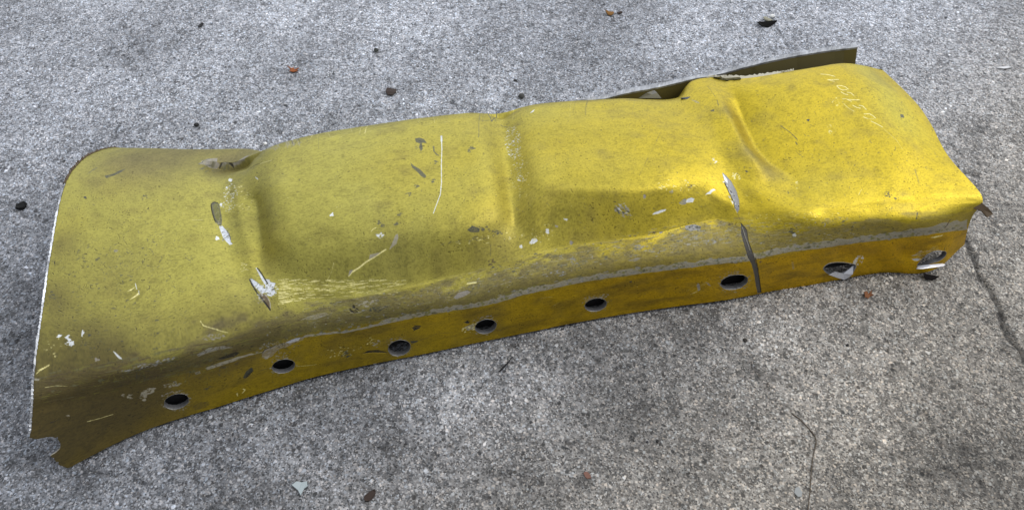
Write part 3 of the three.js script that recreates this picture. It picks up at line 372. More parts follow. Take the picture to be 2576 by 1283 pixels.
fillMark('black', z4([[1005, 772], [1040, 752], [1110, 745], [1180, 762], [1150, 765], [1080, 762], [1030, 768]]), .85); fillMark('dark', z4([[1325, 685], [1385, 682], [1370, 695], [1335, 700]]), .9); line('dark', z4([[1390, 680], [1440, 665], [1520, 632], [1620, 628]]), 1.4, .6); scatter('dark', 872, 890, 14, 10, -30, 16, 99, 5, .8); fillMark('black', z4([[1338, 600], [1360, 580], [1400, 582], [1390, 600], [1355, 615]]), .85); fillMark('dark', z4([[205, 930], [225, 890], [262, 860], [275, 885], [245, 905], [215, 940]]), .9); line('pale', z4([[565, 857], [660, 848], [700, 842]]), 1.4, .8); scatter('pale', 860, 885, 50, 14, -10, 50, 100, 3, .6); scatter('pale', 935, 860, 12, 14, 0, 14, 101, 3.5, .7); scatter('strip', 950, 865, 12, 8, 0, 10, 102, 4, .8); fillMark('strip', z6([[85, 860], [120, 845], [160, 835], [150, 870], [110, 885]]), .8); scatter('pale', 1182, 826, 22, 14, -30, 30, 103, 3.5, .8); ragged('black', 1174, 811, 6, 4, 0, 104); line('dark', z4([[320, 885], [370, 870]]), 2, .7); line('pale', z4([[205, 1005], [220, 1010], [205, 1030]]), 1.4, .8); line('pale', z4([[170, 1055], [162, 1040]]), 1.4, .8);
scatter('strip', 1515, 745, 16, 6, -10, 14, 105, 4, .8); ragged('dark', 1587, 709, 4, 3, 0, 106); line('pale', z6([[600, 665], [680, 655]]), 1.2, .6); line('pale', z6([[680, 720], [720, 695]]), 1.2, .5); fillMark('lilac', z6([[1645, 580], [1655, 560], [1668, 580], [1670, 610], [1655, 618]]), .9); fillMark('lilac', z6([[1705, 555], [1730, 565], [1742, 585], [1722, 580]]), .7); { const R = rng(12); for (let k = 0; k < 22; k++) { const x = 1725 + R() * 70, y = 745 - (x - 1725) * .3 - R() * 20; line('pale', [[x, y], [x + 10 + 12 * R(), y - 4 - 6 * R()]], 1, .5); } } scatter('dark', 1718, 700, 14, 12, 0, 12, 107, 4, .35);
// torn gouge, crack
fillMark('grey', zs([[280, 115], [300, 200], [345, 300], [380, 370], [395, 440], [412, 475], [430, 440], [425, 350], [405, 280], [360, 195], [310, 140]])); fillMark('silver', zs([[282, 120], [300, 185], [330, 215], [325, 180]]), 1); { const R = rng(14); for (let k = 0; k < 46; k++) { const t = R(), x = mix(300, 415, t) + (R() - .5) * 44, y = mix(190, 440, t); line(R() < .55 ? 'silver' : R() < .5 ? 'black' : 'strip', zs([[x, y], [x + 14 * (R() - .3), y + 18 * R()]]), 1 + 1.4 * R(), .85); } } line('black', zs([[300, 205], [345, 305], [380, 375], [390, 430]]), 1.6, .7); scatter('pale', 1852, 444, 8, 14, -40, 16, 110, 4, .9); line('brown', zs([[415, 480], [440, 545]]), 2, .6);
fillMark('deep', zs([[440, 555], [470, 590], [495, 620], [510, 720], [540, 800], [565, 880], [590, 960], [605, 1060], [622, 1170], [590, 1180], [575, 1110], [560, 1010], [540, 930], [505, 860], [470, 740], [445, 640]])); line('black', zs([[570, 870], [592, 960], [606, 1060], [620, 1168]]), 2, .9); line('black', zs([[445, 640], [475, 760], [510, 870]]), 1.6, .7); line('strip', zs([[455, 600], [480, 680], [510, 760], [520, 800]]), 2, .8); scatter('brown', 1908, 655, 14, 5, 10, 10, 111, 4, .8);
// right end
line('pale', z7([[1052, 318], [1100, 322], [1148, 334]]), 2.9, 1); line('pale', z7([[1100, 357], [1172, 355]]), 2.7, 1); line('pale', z7([[1102, 357], [1145, 368]]), 2.1, .9);
line('pale', zn([[808, 328], [860, 328], [910, 342], [945, 372]]), 2.5, 1); line('pale', zn([[810, 335], [840, 365], [880, 382], [925, 378]]), 2.3, 1); line('pale', zn([[860, 405], [900, 428], [942, 440]]), 2.3, 1); line('pale', zn([[932, 408], [975, 415], [1015, 448]]), 2.3, 1); line('pale', zn([[875, 490], [920, 486]]), 2.1, .9); line('pale', zn([[932, 494], [1000, 500], [1078, 500]]), 2.5, 1); line('pale', zn([[935, 496], [985, 520]]), 2.0, .8); line('pale', zn([[1000, 566], [1050, 592], [1090, 600]]), 2.3, 1); line('pale', zn([[1078, 566], [1120, 574], [1162, 615]]), 2.5, 1); line('pale', zn([[1140, 670], [1200, 668], [1245, 692], [1275, 720]]), 2.5, 1); line('pale', zn([[1130, 706], [1180, 726]]), 2.3, 1); line('pale', zn([[1190, 730], [1250, 728]]), 1.6, .8); line('pale', zn([[1222, 758], [1290, 790], [1358, 828]]), 2.3, .95);
line('pale', zn([[890, 545], [950, 600], [1018, 640]]), 1.7, .7); scatter('pale', zn([[830, 520]])[0][0], zn([[830, 520]])[0][1], 18, 12, 20, 26, 112, 3, .5); scatter('pale', 2090, 325, 14, 14, 0, 20, 113, 3, .6); line('pale', z7([[1480, 690], [1560, 760], [1600, 820]]), 1.6, .5);
line('dark', zn([[135, 820], [240, 890], [330, 980]]), 1.8, .85); line('dark', zn([[310, 1010], [330, 1040]]), 3, .7); line('dark', zn([[310, 1118], [400, 1192]]), 1.3, .7); ragged('dark', 2033, 302, 4, 3, 0, 114); ragged('smear', 2269, 292, 6, 5, 0, 115); scatter('smear', 2280, 295, 14, 8, 0, 10, 116, 3, .4); line('dark', z7([[290, 400], [325, 440], [345, 470]]), 1.6, .6); line('dark', z7([[358, 495], [366, 530]]), 2, .8); line('dark', z7([[375, 570], [385, 650]]), 1.3, .5); ragged('dark', 1793, 278, 5, 3, 0, 117, .8); ragged('dark', 1878, 431, 6, 4, 30, 118, .9);
line('smear', z7([[1685, 960], [1700, 1010], [1715, 1060]]), 4, .45); line('dark', z8([[1345, 360], [1338, 400]]), 2.6, .8); line('brown', z8([[1565, 405], [1545, 440], [1528, 460]]), 4, .85); line('smear', z8([[1180, 320], [1130, 380]]), 2, .45); scatter('dark', 2235, 490, 12, 6, 20, 10, 119, 4, .8); scatter('dark', 2254, 498, 6, 4, 0, 5, 120, 4, .7); line('dark', z8([[1285, 465], [1240, 485]]), 2, .8); scatter('dark', 1995, 578, 12, 9, 0, 14, 121, 5, .8); ragged('white', 1998, 591, 7, 5, 0, 122, .7); scatter('pale', 2000, 545, 130, 12, -2, 60, 123, 3, .5); line('pale', z8([[950, 240], [965, 210], [975, 200]]), 1.6, .6); scatter('pale', 2005, 465, 3, 10, 0, 6, 124, 3, .9); fillMark('pale', z8([[1430, 525], [1470, 515], [1520, 505], [1510, 515], [1460, 528]]), .8); fillMark('strip', z8([[500, 690], [515, 685], [520, 735], [505, 740]]), .5); line('dark', z8([[1525, 615], [1530, 590], [1540, 575]]), 1.6, .9);
scatter('white', 2160, 655, 14, 10, -40, 24, 125, 5, .7); { const P = HOLES[6]; line('strip', [...P.slice(0, 26)], 4, .9); } { const R = rng(15); for (let k = 0; k < 50; k++) { const x = 2290 + R() * 60, y = 655 - (x - 2290) * .45 + (R() - .5) * 26; line(R() < .5 ? 'pale' : 'silver', [[x, y], [x + 8 + 10 * R(), y - 3]], 1 + R(), .6); } fillMark('silver', z8([[1305, 668], [1340, 665], [1362, 668], [1350, 682], [1320, 678]])); }
fillMark('grey', z7([[180, 490], [230, 500], [240, 515], [215, 512]]), .5);
const skinMaps = (() => {
  const A = ctxA.getImageData(0, 0, TW, TH).data, M = ctxM.getImageData(0, 0, TW, TH).data, Hh = ctxH.getImageData(0, 0, TW, TH).data;
  const col = new Uint8Array(TW * TH * 4), orm = new Uint8Array(TW * TH * 4), bmp = new Uint8Array(TW * TH * 4), lin = new Float32Array(256);
  for (let i = 0; i < 256; i++) { const s = i / 255; lin[i] = s <= 0.04045 ? s / 12.92 : Math.pow((s + 0.055) / 1.055, 2.4); }
  const sx = ULEN / TW * 1000, sy = VLEN / TH * 1000; // mm per texel
  const spots = [...[[444, 1010], [713, 921], [1004, 875], [1222, 821], [1498, 766], [1847, 709]].map(([x, y]) => [x, y - 6, 56, .28, 'd']), [170, 1080, 190, 1.1, 'd'], [110, 1150, 130, 1, 'd'], [90, 1060, 110, .95, 'd'], [300, 1050, 120, .6, 'd'], [400, 1040, 80, .25, 'd'], [210, 985, 130, .7, 'd'], [350, 960, 110, .5, 'd'], [500, 920, 110, .55, 'd'], [640, 850, 90, .5, 'd'], [440, 395, 150, .75, 'g'], [330, 400, 110, .7, 'g'], [570, 405, 80, .8, 'g'], [620, 380, 50, .6, 'g'], [900, 870, 120, .35, 'd'], [150, 620, 60, .4, 'd'], [130, 760, 45, .35, 'd'], [1880, 380, 30, .5, 'g'], [1930, 430, 34, .6, 'g'], [1830, 280, 26, .4, 'g'], [1000, 640, 70, .25, 'd'], [1250, 630, 90, .35, 'd'], [300, 680, 80, .25, 'd'], [150, 740, 60, .3, 'd']].map(([x, y, r, w, t]) => { const [tx, ty] = surfT([x, y]); return [tx * sx, ty * sy, r * 0.34, w, t]; });  // d: dirt, with the left end's dark reflection painted in; g: painted dull sky reflection
  const v1 = VS[1], v3 = VS[3];
  for (let j = 0; j < TH; j++) for (let i = 0; i < TW; i++) {
    const k = j * TW + i, o = k * 4, x = i * sx, y = j * sy, s = i / TW, v = j / TH;
    const n0 = fbm(x / 55, y / 55, 101, 4), n1 = fbm(x / 6, y / 6, 102, 3), n2 = vnoise(x / 0.9, y / 0.9, 103), n3 = vnoise(x / 2.4, y / 0.8, 104), n4 = fbm(x / 22, y / 22, 107, 4);
    const gold = clamp(sstep(0.25, 0.85, s) + (n0 - 0.5) * 0.5), fl = 1 - sstep(v1 - 0.01, v1 + 0.03, v);
    let r = mix(0.352, 0.445, gold), g = mix(0.318, 0.338, gold), b = mix(0.066, 0.018, gold); const bevLit = Math.exp(-(((s - 0.955) / 0.03) ** 2)) * sstep(VS[6] - 0.05, VS[6] + 0.1, v); g = mix(g, 0.38, bevLit * .8); b = mix(b, 0.045, bevLit * .8);  // right-end bevel painted lighter and greener, as it catches the light
    r = mix(r, mix(0.43, 0.60, gold), fl * 0.92); g = mix(g, mix(0.296, 0.362, gold), fl * 0.92); b = mix(b, 0.006, fl * 0.92);
    let q = 1 + 0.24 * (n4 - 0.5) + 0.30 * (n1 - 0.5) + 0.36 * (n2 - 0.5) + 0.34 * (n3 - 0.5);
    const pit = sstep(0.66, 0.9, n2 * 0.55 + n3 * 0.45 + (n4 - 0.5) * 0.25); q *= 1 - 0.6 * pit; const grime = clamp(2.4 * (fbm(x / 16 + 3, y / 11, 131, 5) - 0.56)) * 0.5; r = mix(r, 0.17, grime); g = mix(g, 0.135, grime); b = mix(b, 0.04, grime);
    let rough = 0.45 - 0.04 * sstep(0.68, 0.8, s) + 0.12 * (n1 - 0.5) + 0.1 * (n4 - 0.5), met = 0.72, h = 128 + 6 * (n2 - 0.5) + 5 * (n1 - 0.5) - 14 * pit;
    // rubbed band on the bend
    const edge = (fbm(x / 14, y / 5, 108, 3) - 0.5) * 0.09, band = sstep(v1 - 0.004, v1 + 0.02, v + edge * .2) * (1 - sstep(v3 - 0.02, v3 + 0.015, v + edge)) * (1 - 0.5 * sstep(0.86, 0.97, s));
    if (band > 0) { const w = clamp(band * (0.85 + 0.7 * (fbm(x / 5, y / 2, 109, 3) - 0.5))); r = mix(r, 0.16 + 0.07 * gold, w); g = mix(g, 0.132 + 0.05 * gold, w); b = mix(b, 0.04, w); met = mix(met, 0.12, w); rough += 0.15 * w; h += 26 * w * (n3 - 0.5); }
    for (const [bx, by, br, w, t] of spots) { const d2 = ((x - bx) ** 2 + (y - by) ** 2) / (br * br); if (d2 < 4) { const e = clamp(w * Math.exp(-d2 * 1.4) * (0.45 + 1.1 * n4)); if (t === 'd') { r = mix(r, 0.075, e); g = mix(g, 0.055, e); b = mix(b, 0.012, e); rough = mix(rough, 0.62, e); met = mix(met, 0.15, e); } else { r = mix(r, 0.20, e); g = mix(g, 0.17, e); b = mix(b, 0.07, e); rough = mix(rough, .6, e); } } }
    const gr = fl * clamp(1.9 * (fbm(x / 40, y / 9, 121, 4) - 0.54)); r = mix(r, 0.12, gr); g = mix(g, 0.085, gr); b = mix(b, 0.02, gr); rough += .15 * gr; r *= q; g *= q; b *= q;
    let a = A[o + 3] / 255;
    if (a > 0) { const rag = vnoise(x / 0.7, y / 0.7, 111) * 0.6 + vnoise(x / 1.9, y / 1.3, 112) * 0.4, soft = M[o] > 80 ? 0.72 : 0.85; a = clamp(a * (1 + soft * 0.35) - soft * (rag - 0.12) * (1.15 - 0.5 * a)); r = mix(r, lin[A[o]] * (0.85 + 0.3 * n2), a); g = mix(g, lin[A[o + 1]] * (0.85 + 0.3 * n2), a); b = mix(b, lin[A[o + 2]] * (0.85 + 0.3 * n2), a); met = mix(met, M[o] / 255, a); rough = mix(rough, 0.42 + 0.15 * n1, a); h += (Hh[o] - 128); }
    col[o] = toS(r); col[o + 1] = toS(g); col[o + 2] = toS(b); col[o + 3] = 255;
    orm[o] = 255; orm[o + 1] = clamp(rough) * 255; orm[o + 2] = clamp(met) * 255; orm[o + 3] = 255;
    bmp[o] = bmp[o + 1] = bmp[o + 2] = clamp(h, 0, 255); bmp[o + 3] = 255;
  }
  return { map: tex(col, TW, TH, true), orm: tex(orm, TW, TH), bump: tex(bmp, TW, TH) };
})();
const M = {
  skin: new THREE.MeshPhysicalMaterial({ map: skinMaps.map, roughnessMap: skinMaps.orm, metalnessMap: skinMaps.orm, roughness: 1, metalness: 1, bumpMap: skinMaps.bump, bumpScale: 0.0016 }),
  inside: new THREE.MeshStandardMaterial({ color: new THREE.Color().setRGB(0.10, 0.085, 0.025), roughness: 0.6, metalness: 0.1 }),
  edge: new THREE.MeshStandardMaterial({ color: new THREE.Color().setRGB(0.34, 0.31, 0.24), roughness: 0.5, metalness: 0.6 }),
  bright: new THREE.MeshStandardMaterial({ color: new THREE.Color().setRGB(0.62, 0.63, 0.67), roughness: 0.4, metalness: 0.6 }),
  darkbrown: new THREE.MeshStandardMaterial({ color: new THREE.Color().setRGB(0.085, 0.055, 0.025), roughness: 0.6, metalness: 0.2 }),  // dark brown, for the back of the cut edge and the corner tab
  olive: new THREE.MeshStandardMaterial({ color: new THREE.Color().setRGB(0.16, 0.135, 0.045), roughness: 0.6, metalness: 0.1 }),
  olive2: new THREE.MeshStandardMaterial({ color: new THREE.Color().setRGB(0.19, 0.155, 0.04), roughness: 0.6, metalness: 0.1 }),  // olive painted lighter, as the turned web return catches more light
  burr: new THREE.MeshStandardMaterial({ color: new THREE.Color().setRGB(0.82, 0.84, 0.87), vertexColors: true, roughness: 0.4, metalness: 0.5 }),
  webedge: new THREE.MeshStandardMaterial({ color: new THREE.Color().setRGB(0.40, 0.41, 0.44), roughness: 0.5, metalness: 0.45 }),
  sheared: new THREE.MeshStandardMaterial({ color: 0xffffff, vertexColors: true, roughness: 0.5, metalness: 0.4 }),
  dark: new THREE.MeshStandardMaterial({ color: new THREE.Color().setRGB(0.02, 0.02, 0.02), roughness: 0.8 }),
  pale: new THREE.MeshStandardMaterial({ color: new THREE.Color().setRGB(0.5, 0.47, 0.36), roughness: 0.6 }),
  steel: new THREE.MeshStandardMaterial({ color: new THREE.Color().setRGB(0.07, 0.08, 0.085), roughness: 0.5, metalness: 0.4 }),
  bare: new THREE.MeshStandardMaterial({ color: new THREE.Color().setRGB(0.27, 0.27, 0.27), roughness: 0.45, metalness: 0.6 }),
};
{
  part('skin', sheetGeo(1), M.skin, skin, 'yellow green primed skin, dented, chipped and scratched');
  part('inner_face', sheetGeo(-1), M.inside, skin);
  part('sheet_edge', rimGeo(), M.edge, skin);
  // rolled-in rims of the bolt holes
  HOLES.forEach((P, n) => {
    const S = P.map(([x, y]) => onSheet(...surf(x, y))), c = S.reduce((a, s) => a.add(s.p), new THREE.Vector3()).divideScalar(S.length), pos = [], K = S.length;
    const nn = S.reduce((a, s) => a.add(s.n), new THREE.Vector3()).normalize();
    const ring = (f, d) => S.map((s) => s.p.clone().sub(c).multiplyScalar(f).add(c).addScaledVector(nn, d));
    const rings = [ring(1.02, -0.0001), ring(1.005, 0.0003), ring(0.988, 0.0001), ring(0.968, -0.0012), ring(0.96, -0.0042), ring(0.98, -0.0044), ring(1.0, -0.002)];
    for (let a = 0; a + 1 < rings.length; a++) for (let k = 0; k < K; k++) { const l = (k + 1) % K, A = rings[a][k], B = rings[a][l], C = rings[a + 1][l], D = rings[a + 1][k]; for (const p of [A, C, B, A, D, C]) pos.push(p.x, p.y, p.z); }
    let g = new THREE.BufferGeometry(); g.setAttribute('position', new THREE.Float32BufferAttribute(pos, 3)); g.computeVertexNormals();
    part('hole_rim', g, M.bare, skin, n === 6 ? 'torn hole rim with bright bent lip' : n === 7 ? 'torn hole rim at the corner' : undefined);
  });
}
skin.userData = {};
{ // ragged sawn edge of the left end: bright burrs on the front, darkened at the back
  const R = rng(91), build = (v0, v1, n, w, lift, mat, label) => {
    const pos = [], pts = [];
    for (let k = 0; k <= n; k++) { const a = onSheet(0, mix(v0, v1, k / n)), b = onSheet(0.004, mix(v0, v1, k / n)), t = a.p.clone().sub(b.p).normalize(), f = w * (0.3 + 1.0 * fbm(k / 5, 2, 73, 3) + (R() < 0.08 ? 0.9 * R() : 0)), l = lift * (R() - 0.25); pts.push([b.p.clone().lerp(a.p, 0.75 + 0.2 * R()).addScaledVector(a.n, 0.0003), a.p.clone().addScaledVector(t, f * 0.5).addScaledVector(a.n, 0.0006 + l), a.p.clone().addScaledVector(t, f).addScaledVector(a.n, -0.0008), a.p.clone().addScaledVector(a.n, -0.0019)]); }
    for (let k = 0; k < n; k++) for (let q = 0; q < 3; q++) { const A = pts[k][q], B = pts[k + 1][q], C = pts[k + 1][q + 1], D = pts[k][q + 1]; for (const p of [A, C, B, A, D, C]) pos.push(p.x, p.y, p.z); }
    const g = new THREE.BufferGeometry(); g.setAttribute('position', new THREE.Float32BufferAttribute(pos, 3)); g.computeVertexNormals(); const vc = []; for (let i = 0; i < pos.length; i += 3) { const f = clamp(1.75 * fbm(pos[i] * 130 + 3, pos[i + 2] * 130 + pos[i + 1] * 130, 75, 3) - 0.2, 0.12, 1); vc.push(f, f, f); } g.setAttribute('color', new THREE.Float32BufferAttribute(vc, 3)); part('cut_edge', g, mat, skin, label);
  };
  const vb = surf(72, 1092)[1], vt = surf(163, 462)[1], ve = VS[9];
  build(vb, vt, 260, 0.0017, 0.0008, M.burr, 'bright ragged sawn edge with metal burrs');
  build(vt, ve, 110, 0.0028, 0.0016, M.darkbrown, 'dark brown ragged edge at the back of the sawn end');
}
const slab = (top, down, back, close = false) => { // a plate: a front line, its depth below and its thickness behind
  const n = top.length, P = [], add = (a, b, c, d) => { for (const p of [a, b, c, a, c, d]) P.push(p.x, p.y, p.z); };
  const B = top.map(down), Tb = top.map(back), Bb = B.map(back);
  for (let i = 0; i + 1 < n; i++) { add(top[i], B[i], B[i + 1], top[i + 1]); add(Tb[i + 1], Bb[i + 1], Bb[i], Tb[i]); add(B[i], Bb[i], Bb[i + 1], B[i + 1]); if (close) add(Tb[i], top[i], top[i + 1], Tb[i + 1]); }
  add(top[n - 1], B[n - 1], Bb[n - 1], Tb[n - 1]); add(Tb[0], Bb[0], B[0], top[0]);
  const g = new THREE.BufferGeometry(); g.setAttribute('position', new THREE.Float32BufferAttribute(P, 3)); g.computeVertexNormals(); return g;
};
const polyPlate = (pts, th) => { // a small flat piece of sheet from its corner points
  const P = [], c = pts.reduce((a, p) => a.add(p), new THREE.Vector3()).divideScalar(pts.length), n = new THREE.Vector3(); pts.forEach((p, i) => n.add(p.clone().sub(c).cross(pts[(i + 1) % pts.length].clone().sub(c)))); n.normalize(); if (n.dot(CP.clone().sub(c)) < 0) n.negate();
  const q = pts.map((p) => p.clone().addScaledVector(n, -th)), cq = c.clone().addScaledVector(n, -th), t = (...a) => a.forEach((p) => P.push(p.x, p.y, p.z));
  pts.forEach((p, i) => { const k = (i + 1) % pts.length; t(c, p, pts[k]); t(cq, q[k], q[i]); t(p, q[i], q[k]); t(p, q[k], pts[k]); });
  const g = new THREE.BufferGeometry(); g.setAttribute('position', new THREE.Float32BufferAttribute(P, 3)); g.computeVertexNormals(); return g;
};
{ // standing web behind the torn top
  const T = [[1425, 259, 78], [1463, 254.7, 78], [1527, 247, 78], [1572, 235.6, 78], [1645, 222, 78], [1699, 210, 78], [1735, 201, 78], [1804, 188, 78], [1895, 164, 78], [2007, 140, 78], [2101, 125.5, 78], [2125, 123, 78]].map((q) => at(...q));
  const R = rng(31), E = [at(2125, 123, 78), at(2140, 121, 79), at(2157, 119, 80)];
  const down = (p) => new THREE.Vector3(p.x + 0.017 * sstep(0.2, 0.29, p.x), 0.004, p.z), V = (z) => (p) => p.clone().add(new THREE.Vector3(-z * 0.12, 0, -z));
  part('rear_web', slab(T, down, V(0.0022), true), M.olive, skin, 'dark olive web standing behind the torn top');
  part('web_return', slab(E, down, V(0.0022), true), M.olive2, skin, 'short return at the right end of the web');
  // its sheared bright upper flange, uneven
  const pos = [], F = [...T, ...E.slice(1)], C = new THREE.CatmullRomCurve3(F, false, 'centripetal'), n = 150, rows = [];
  for (let k = 0; k <= n; k++) { const p = C.getPointAt(k / n), w = 0.0040 * sstep(0, 0.14, k / n) + 0.001 + 0.0022 * (fbm(k / 9, 3, 71, 3) - 0.5) + 0.002 * sstep(.97, 1, k / n), j = 0.0004 * vnoise(k / 3, 5, 72); rows.push([p.clone().add(new THREE.Vector3(0, -0.0012, 0.0005)), p.clone().add(new THREE.Vector3(0, 0.0006 + j, 0.0006)), p.clone().add(new THREE.Vector3(0, 0.0007 + 0.0012 * R(), -w * .5)), p.clone().add(new THREE.Vector3(0, 0.0002 + 0.0008 * R(), -w)), p.clone().add(new THREE.Vector3(0, -0.0016, -w))]); }
  for (let k = 0; k < n; k++) for (let q = 0; q < 4; q++) { const A = rows[k][q], B = rows[k + 1][q], Cc = rows[k + 1][q + 1], D = rows[k][q + 1]; for (const p of [A, B, Cc, A, Cc, D]) pos.push(p.x, p.y, p.z); }
  const g = new THREE.BufferGeometry(); g.setAttribute('position', new THREE.Float32BufferAttribute(pos, 3)); const vc = []; for (let i = 0; i < pos.length; i += 3) { const f = 0.14 + 0.5 * Math.pow(fbm(pos[i] * 160, pos[i + 2] * 500 + 9, 74, 3), 1.5) ; vc.push(f * 0.97, f, f * 1.05); } g.setAttribute('color', new THREE.Float32BufferAttribute(vc, 3)); g.computeVertexNormals(); part('web_edge', g, M.sheared, skin, 'bright sheared upper edge of the web');
  part('torn_flap', polyPlate([at(1606, 247, 70), at(1628, 233, 75), at(1645, 226, 76), at(1653, 233, 74), at(1664, 247, 69)], 0.0012), M.webedge, skin, 'bright folded flap in front of the web');
  part('torn_lip', polyPlate([at(1712, 246, 82), at(1735, 243, 83), at(1760, 247, 84), at(1764, 250, 84), at(1761, 263, 83), at(1752, 261, 83), at(1738, 254, 82)], 0.0012), M.steel, skin, 'dark bent lip at the tear');
  const tab = (() => { const a = onSheet(0.992, surf(2456, 523)[1]).p, b = onSheet(0.998, surf(2474, 508)[1]).p, h = b.y * 1000; return polyPlate([a, b, at(2487, 524, h - 3), at(2499, 539, h - 7), at(2484, 547, h - 8), at(2470, 531, h - 5)], 0.0014); })(); part('corner_tab', tab, M.darkbrown, skin, 'brown bent tab at the right corner');
  const silV = (u) => { const i = Math.round(u * NU); let b = 1e9, v = 0; for (let j = Math.floor(VS[6] * NV); j <= NV; j++) { const y = PX[gi(i, j)][1]; if (y < b) { b = y; v = j / NV; } } return v; };
  { // torn pale upper edge of the right part
    const R2 = rng(61), pos = [], a0 = surf(1785, 206)[0], a1 = surf(2000, 186)[0], n = 70, rows = [];
    for (let k = 0; k <= n; k++) { const t = k / n, u = mix(a0, a1, t), w = 0.012 * Math.sin(Math.PI * clamp(t * 1.0)) * (0.5 + 0.6 * R2()) * (t < .5 ? .8 : 1), sv = silV(u), a = onSheet(u, sv - 0.010 - w * 0.25), b = onSheet(u, sv + 0.006); rows.push([a.p.clone().addScaledVector(a.n, 0.0002), a.p.clone().lerp(b.p, .5).addScaledVector(a.n, 0.0010 + 0.0008 * R2()), b.p.clone().addScaledVector(b.n, 0.0008 + 0.0016 * R2())]); }
    for (let k = 0; k < n; k++) for (let q = 0; q < 2; q++) { const A = rows[k][q], B = rows[k + 1][q], C = rows[k + 1][q + 1], D = rows[k][q + 1]; for (const p of [A, B, C, A, C, D]) pos.push(p.x, p.y, p.z); }
    const g2 = new THREE.BufferGeometry(); g2.setAttribute('position', new THREE.Float32BufferAttribute(pos, 3)); g2.computeVertexNormals(); part('torn_edge', g2, M.pale, skin, 'pale torn upper edge in front of the web');
  }
  { // added unseen plate inside: blacks out the bolt holes and closes off light
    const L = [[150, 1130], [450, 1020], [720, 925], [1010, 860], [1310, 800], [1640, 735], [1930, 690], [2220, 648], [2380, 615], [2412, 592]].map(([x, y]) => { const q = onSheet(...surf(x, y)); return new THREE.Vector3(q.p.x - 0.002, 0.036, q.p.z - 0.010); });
    part('added_baffle', slab(L, (p) => new THREE.Vector3(p.x, 0.003, p.z), (p) => p.clone().add(new THREE.Vector3(0, 0, -0.002)), true), M.dark, skin, 'added dark plate inside that blacks out the bolt holes');
  }
  // curled bright lips of the two torn holes
  part('bent_lip', polyPlate(z8([[745, 766], [800, 764], [840, 772], [885, 756], [926, 722], [905, 762], [880, 784], [848, 800], [800, 786]]).map(([x, y], i) => { const s = onSheet(...surf(x, y)); return s.p.clone().addScaledVector(s.n, i > 0 && i < 5 ? -0.002 : 0.0016); }), 0.001), M.bright, skin, 'bright curled lip of the torn hole');
  part('bent_lip', polyPlate(z8([[1340, 733], [1352, 716], [1420, 708], [1515, 699], [1534, 706], [1522, 716], [1440, 727], [1370, 736]]).map(([x, y], i) => { const s = onSheet(...surf(Math.min(x, 2372), y)); return at(x, y, Math.max(s.p.y * 1000, 6) + 5); }), 0.0012), M.bright, skin, 'bright bent strip under the corner hole');
}
tag(skin, 'long crumpled yellow green primed metal panel with a row of bolt holes', 'metal panel');

// ───────── things lying on the concrete ─────────
const U = 0.000344; // metres of one survey step near the middle
function chip(name, label, category, x, y, w, h, deg, color, o = {}) { // an irregular thin flake, slightly curled
  const R = rng(o.seed ?? Math.round(x * 7 + y)), p = at(x, y), n = o.n ?? 11, k = p.distanceTo(CP) / 0.68 * U, W = w * k / 2, H = h * k / 2 * 1.35, pts = [];
  if (o.pts) for (const [a, b] of o.pts) { const q = at(x + a, y + b); pts.push(new THREE.Vector2(q.x - p.x, p.z - q.z)); }
  else if (o.leaf) for (let i = 0; i < 16; i++) { const t = i / 16 * 6.283, sx = Math.cos(t), sy = Math.sin(t) * (0.95 - 0.25 * Math.cos(t)) * Math.pow(Math.abs(Math.sin(t)), 0.35); pts.push(new THREE.Vector2(sx * W * (0.94 + .12 * R()), sy * H * (0.85 + .3 * R()))); }
  else for (let i = 0; i < n; i++) { const t = i / n * 6.283, r = 0.72 + 0.5 * R(); pts.push(new THREE.Vector2(Math.cos(t) * W * r, Math.sin(t) * H * r)); }
  const th = o.th ?? 0.0007, g = new THREE.ExtrudeGeometry(new THREE.Shape(pts), { depth: th, steps: 1, bevelEnabled: true, bevelSize: th * .35, bevelThickness: th * .3, bevelSegments: 1, curveSegments: 4 });
  g.rotateX(-Math.PI / 2); const P = g.attributes.position, curl = (o.curl ?? 0.25) / W, lump = o.lump ?? 0.15;
  for (let i = 0; i < P.count; i++) { const X = P.getX(i), Y = P.getZ(i); P.setY(i, P.getY(i) + curl * X * X + lump * W * (vnoise(X / W * 2 + 9, Y / W * 2 + 9, Math.round(x)) - 0.3) * 0.5); }
  g.computeVertexNormals();
  const m = new THREE.Mesh(g, new THREE.MeshPhysicalMaterial({ color: new THREE.Color().setRGB(...color), roughness: o.rough ?? 0.75, metalness: 0, specularIntensity: 0.3 })); m.name = name; m.position.set(p.x, 0.0006, p.z); m.rotation.y = deg * Math.PI / 180; return tag(m, label, category, o.group);
}
function pebble(name, label, category, x, y, w, color, o = {}) {
  const p = at(x, y), k = p.distanceTo(CP) / 0.68 * U * w / 2, g = new THREE.IcosahedronGeometry(1, 2), P = g.attributes.position, v = new THREE.Vector3();
  for (let i = 0; i < P.count; i++) { v.fromBufferAttribute(P, i); const r = 0.75 + 0.5 * fbm(v.x * 1.3 + 5, v.y * 1.3 + v.z * 1.7 + 5, Math.round(x), 2); P.setXYZ(i, v.x * r, v.y * r * 0.6, v.z * r * (o.e ?? 0.85)); }
  g.scale(k, k, k); g.computeVertexNormals();
  const m = new THREE.Mesh(g, new THREE.MeshStandardMaterial({ color: new THREE.Color().setRGB(...color), roughness: 0.8 })); m.name = name; m.position.set(p.x, k * 0.3, p.z); m.rotation.y = x; return tag(m, label, category, o.group);
}
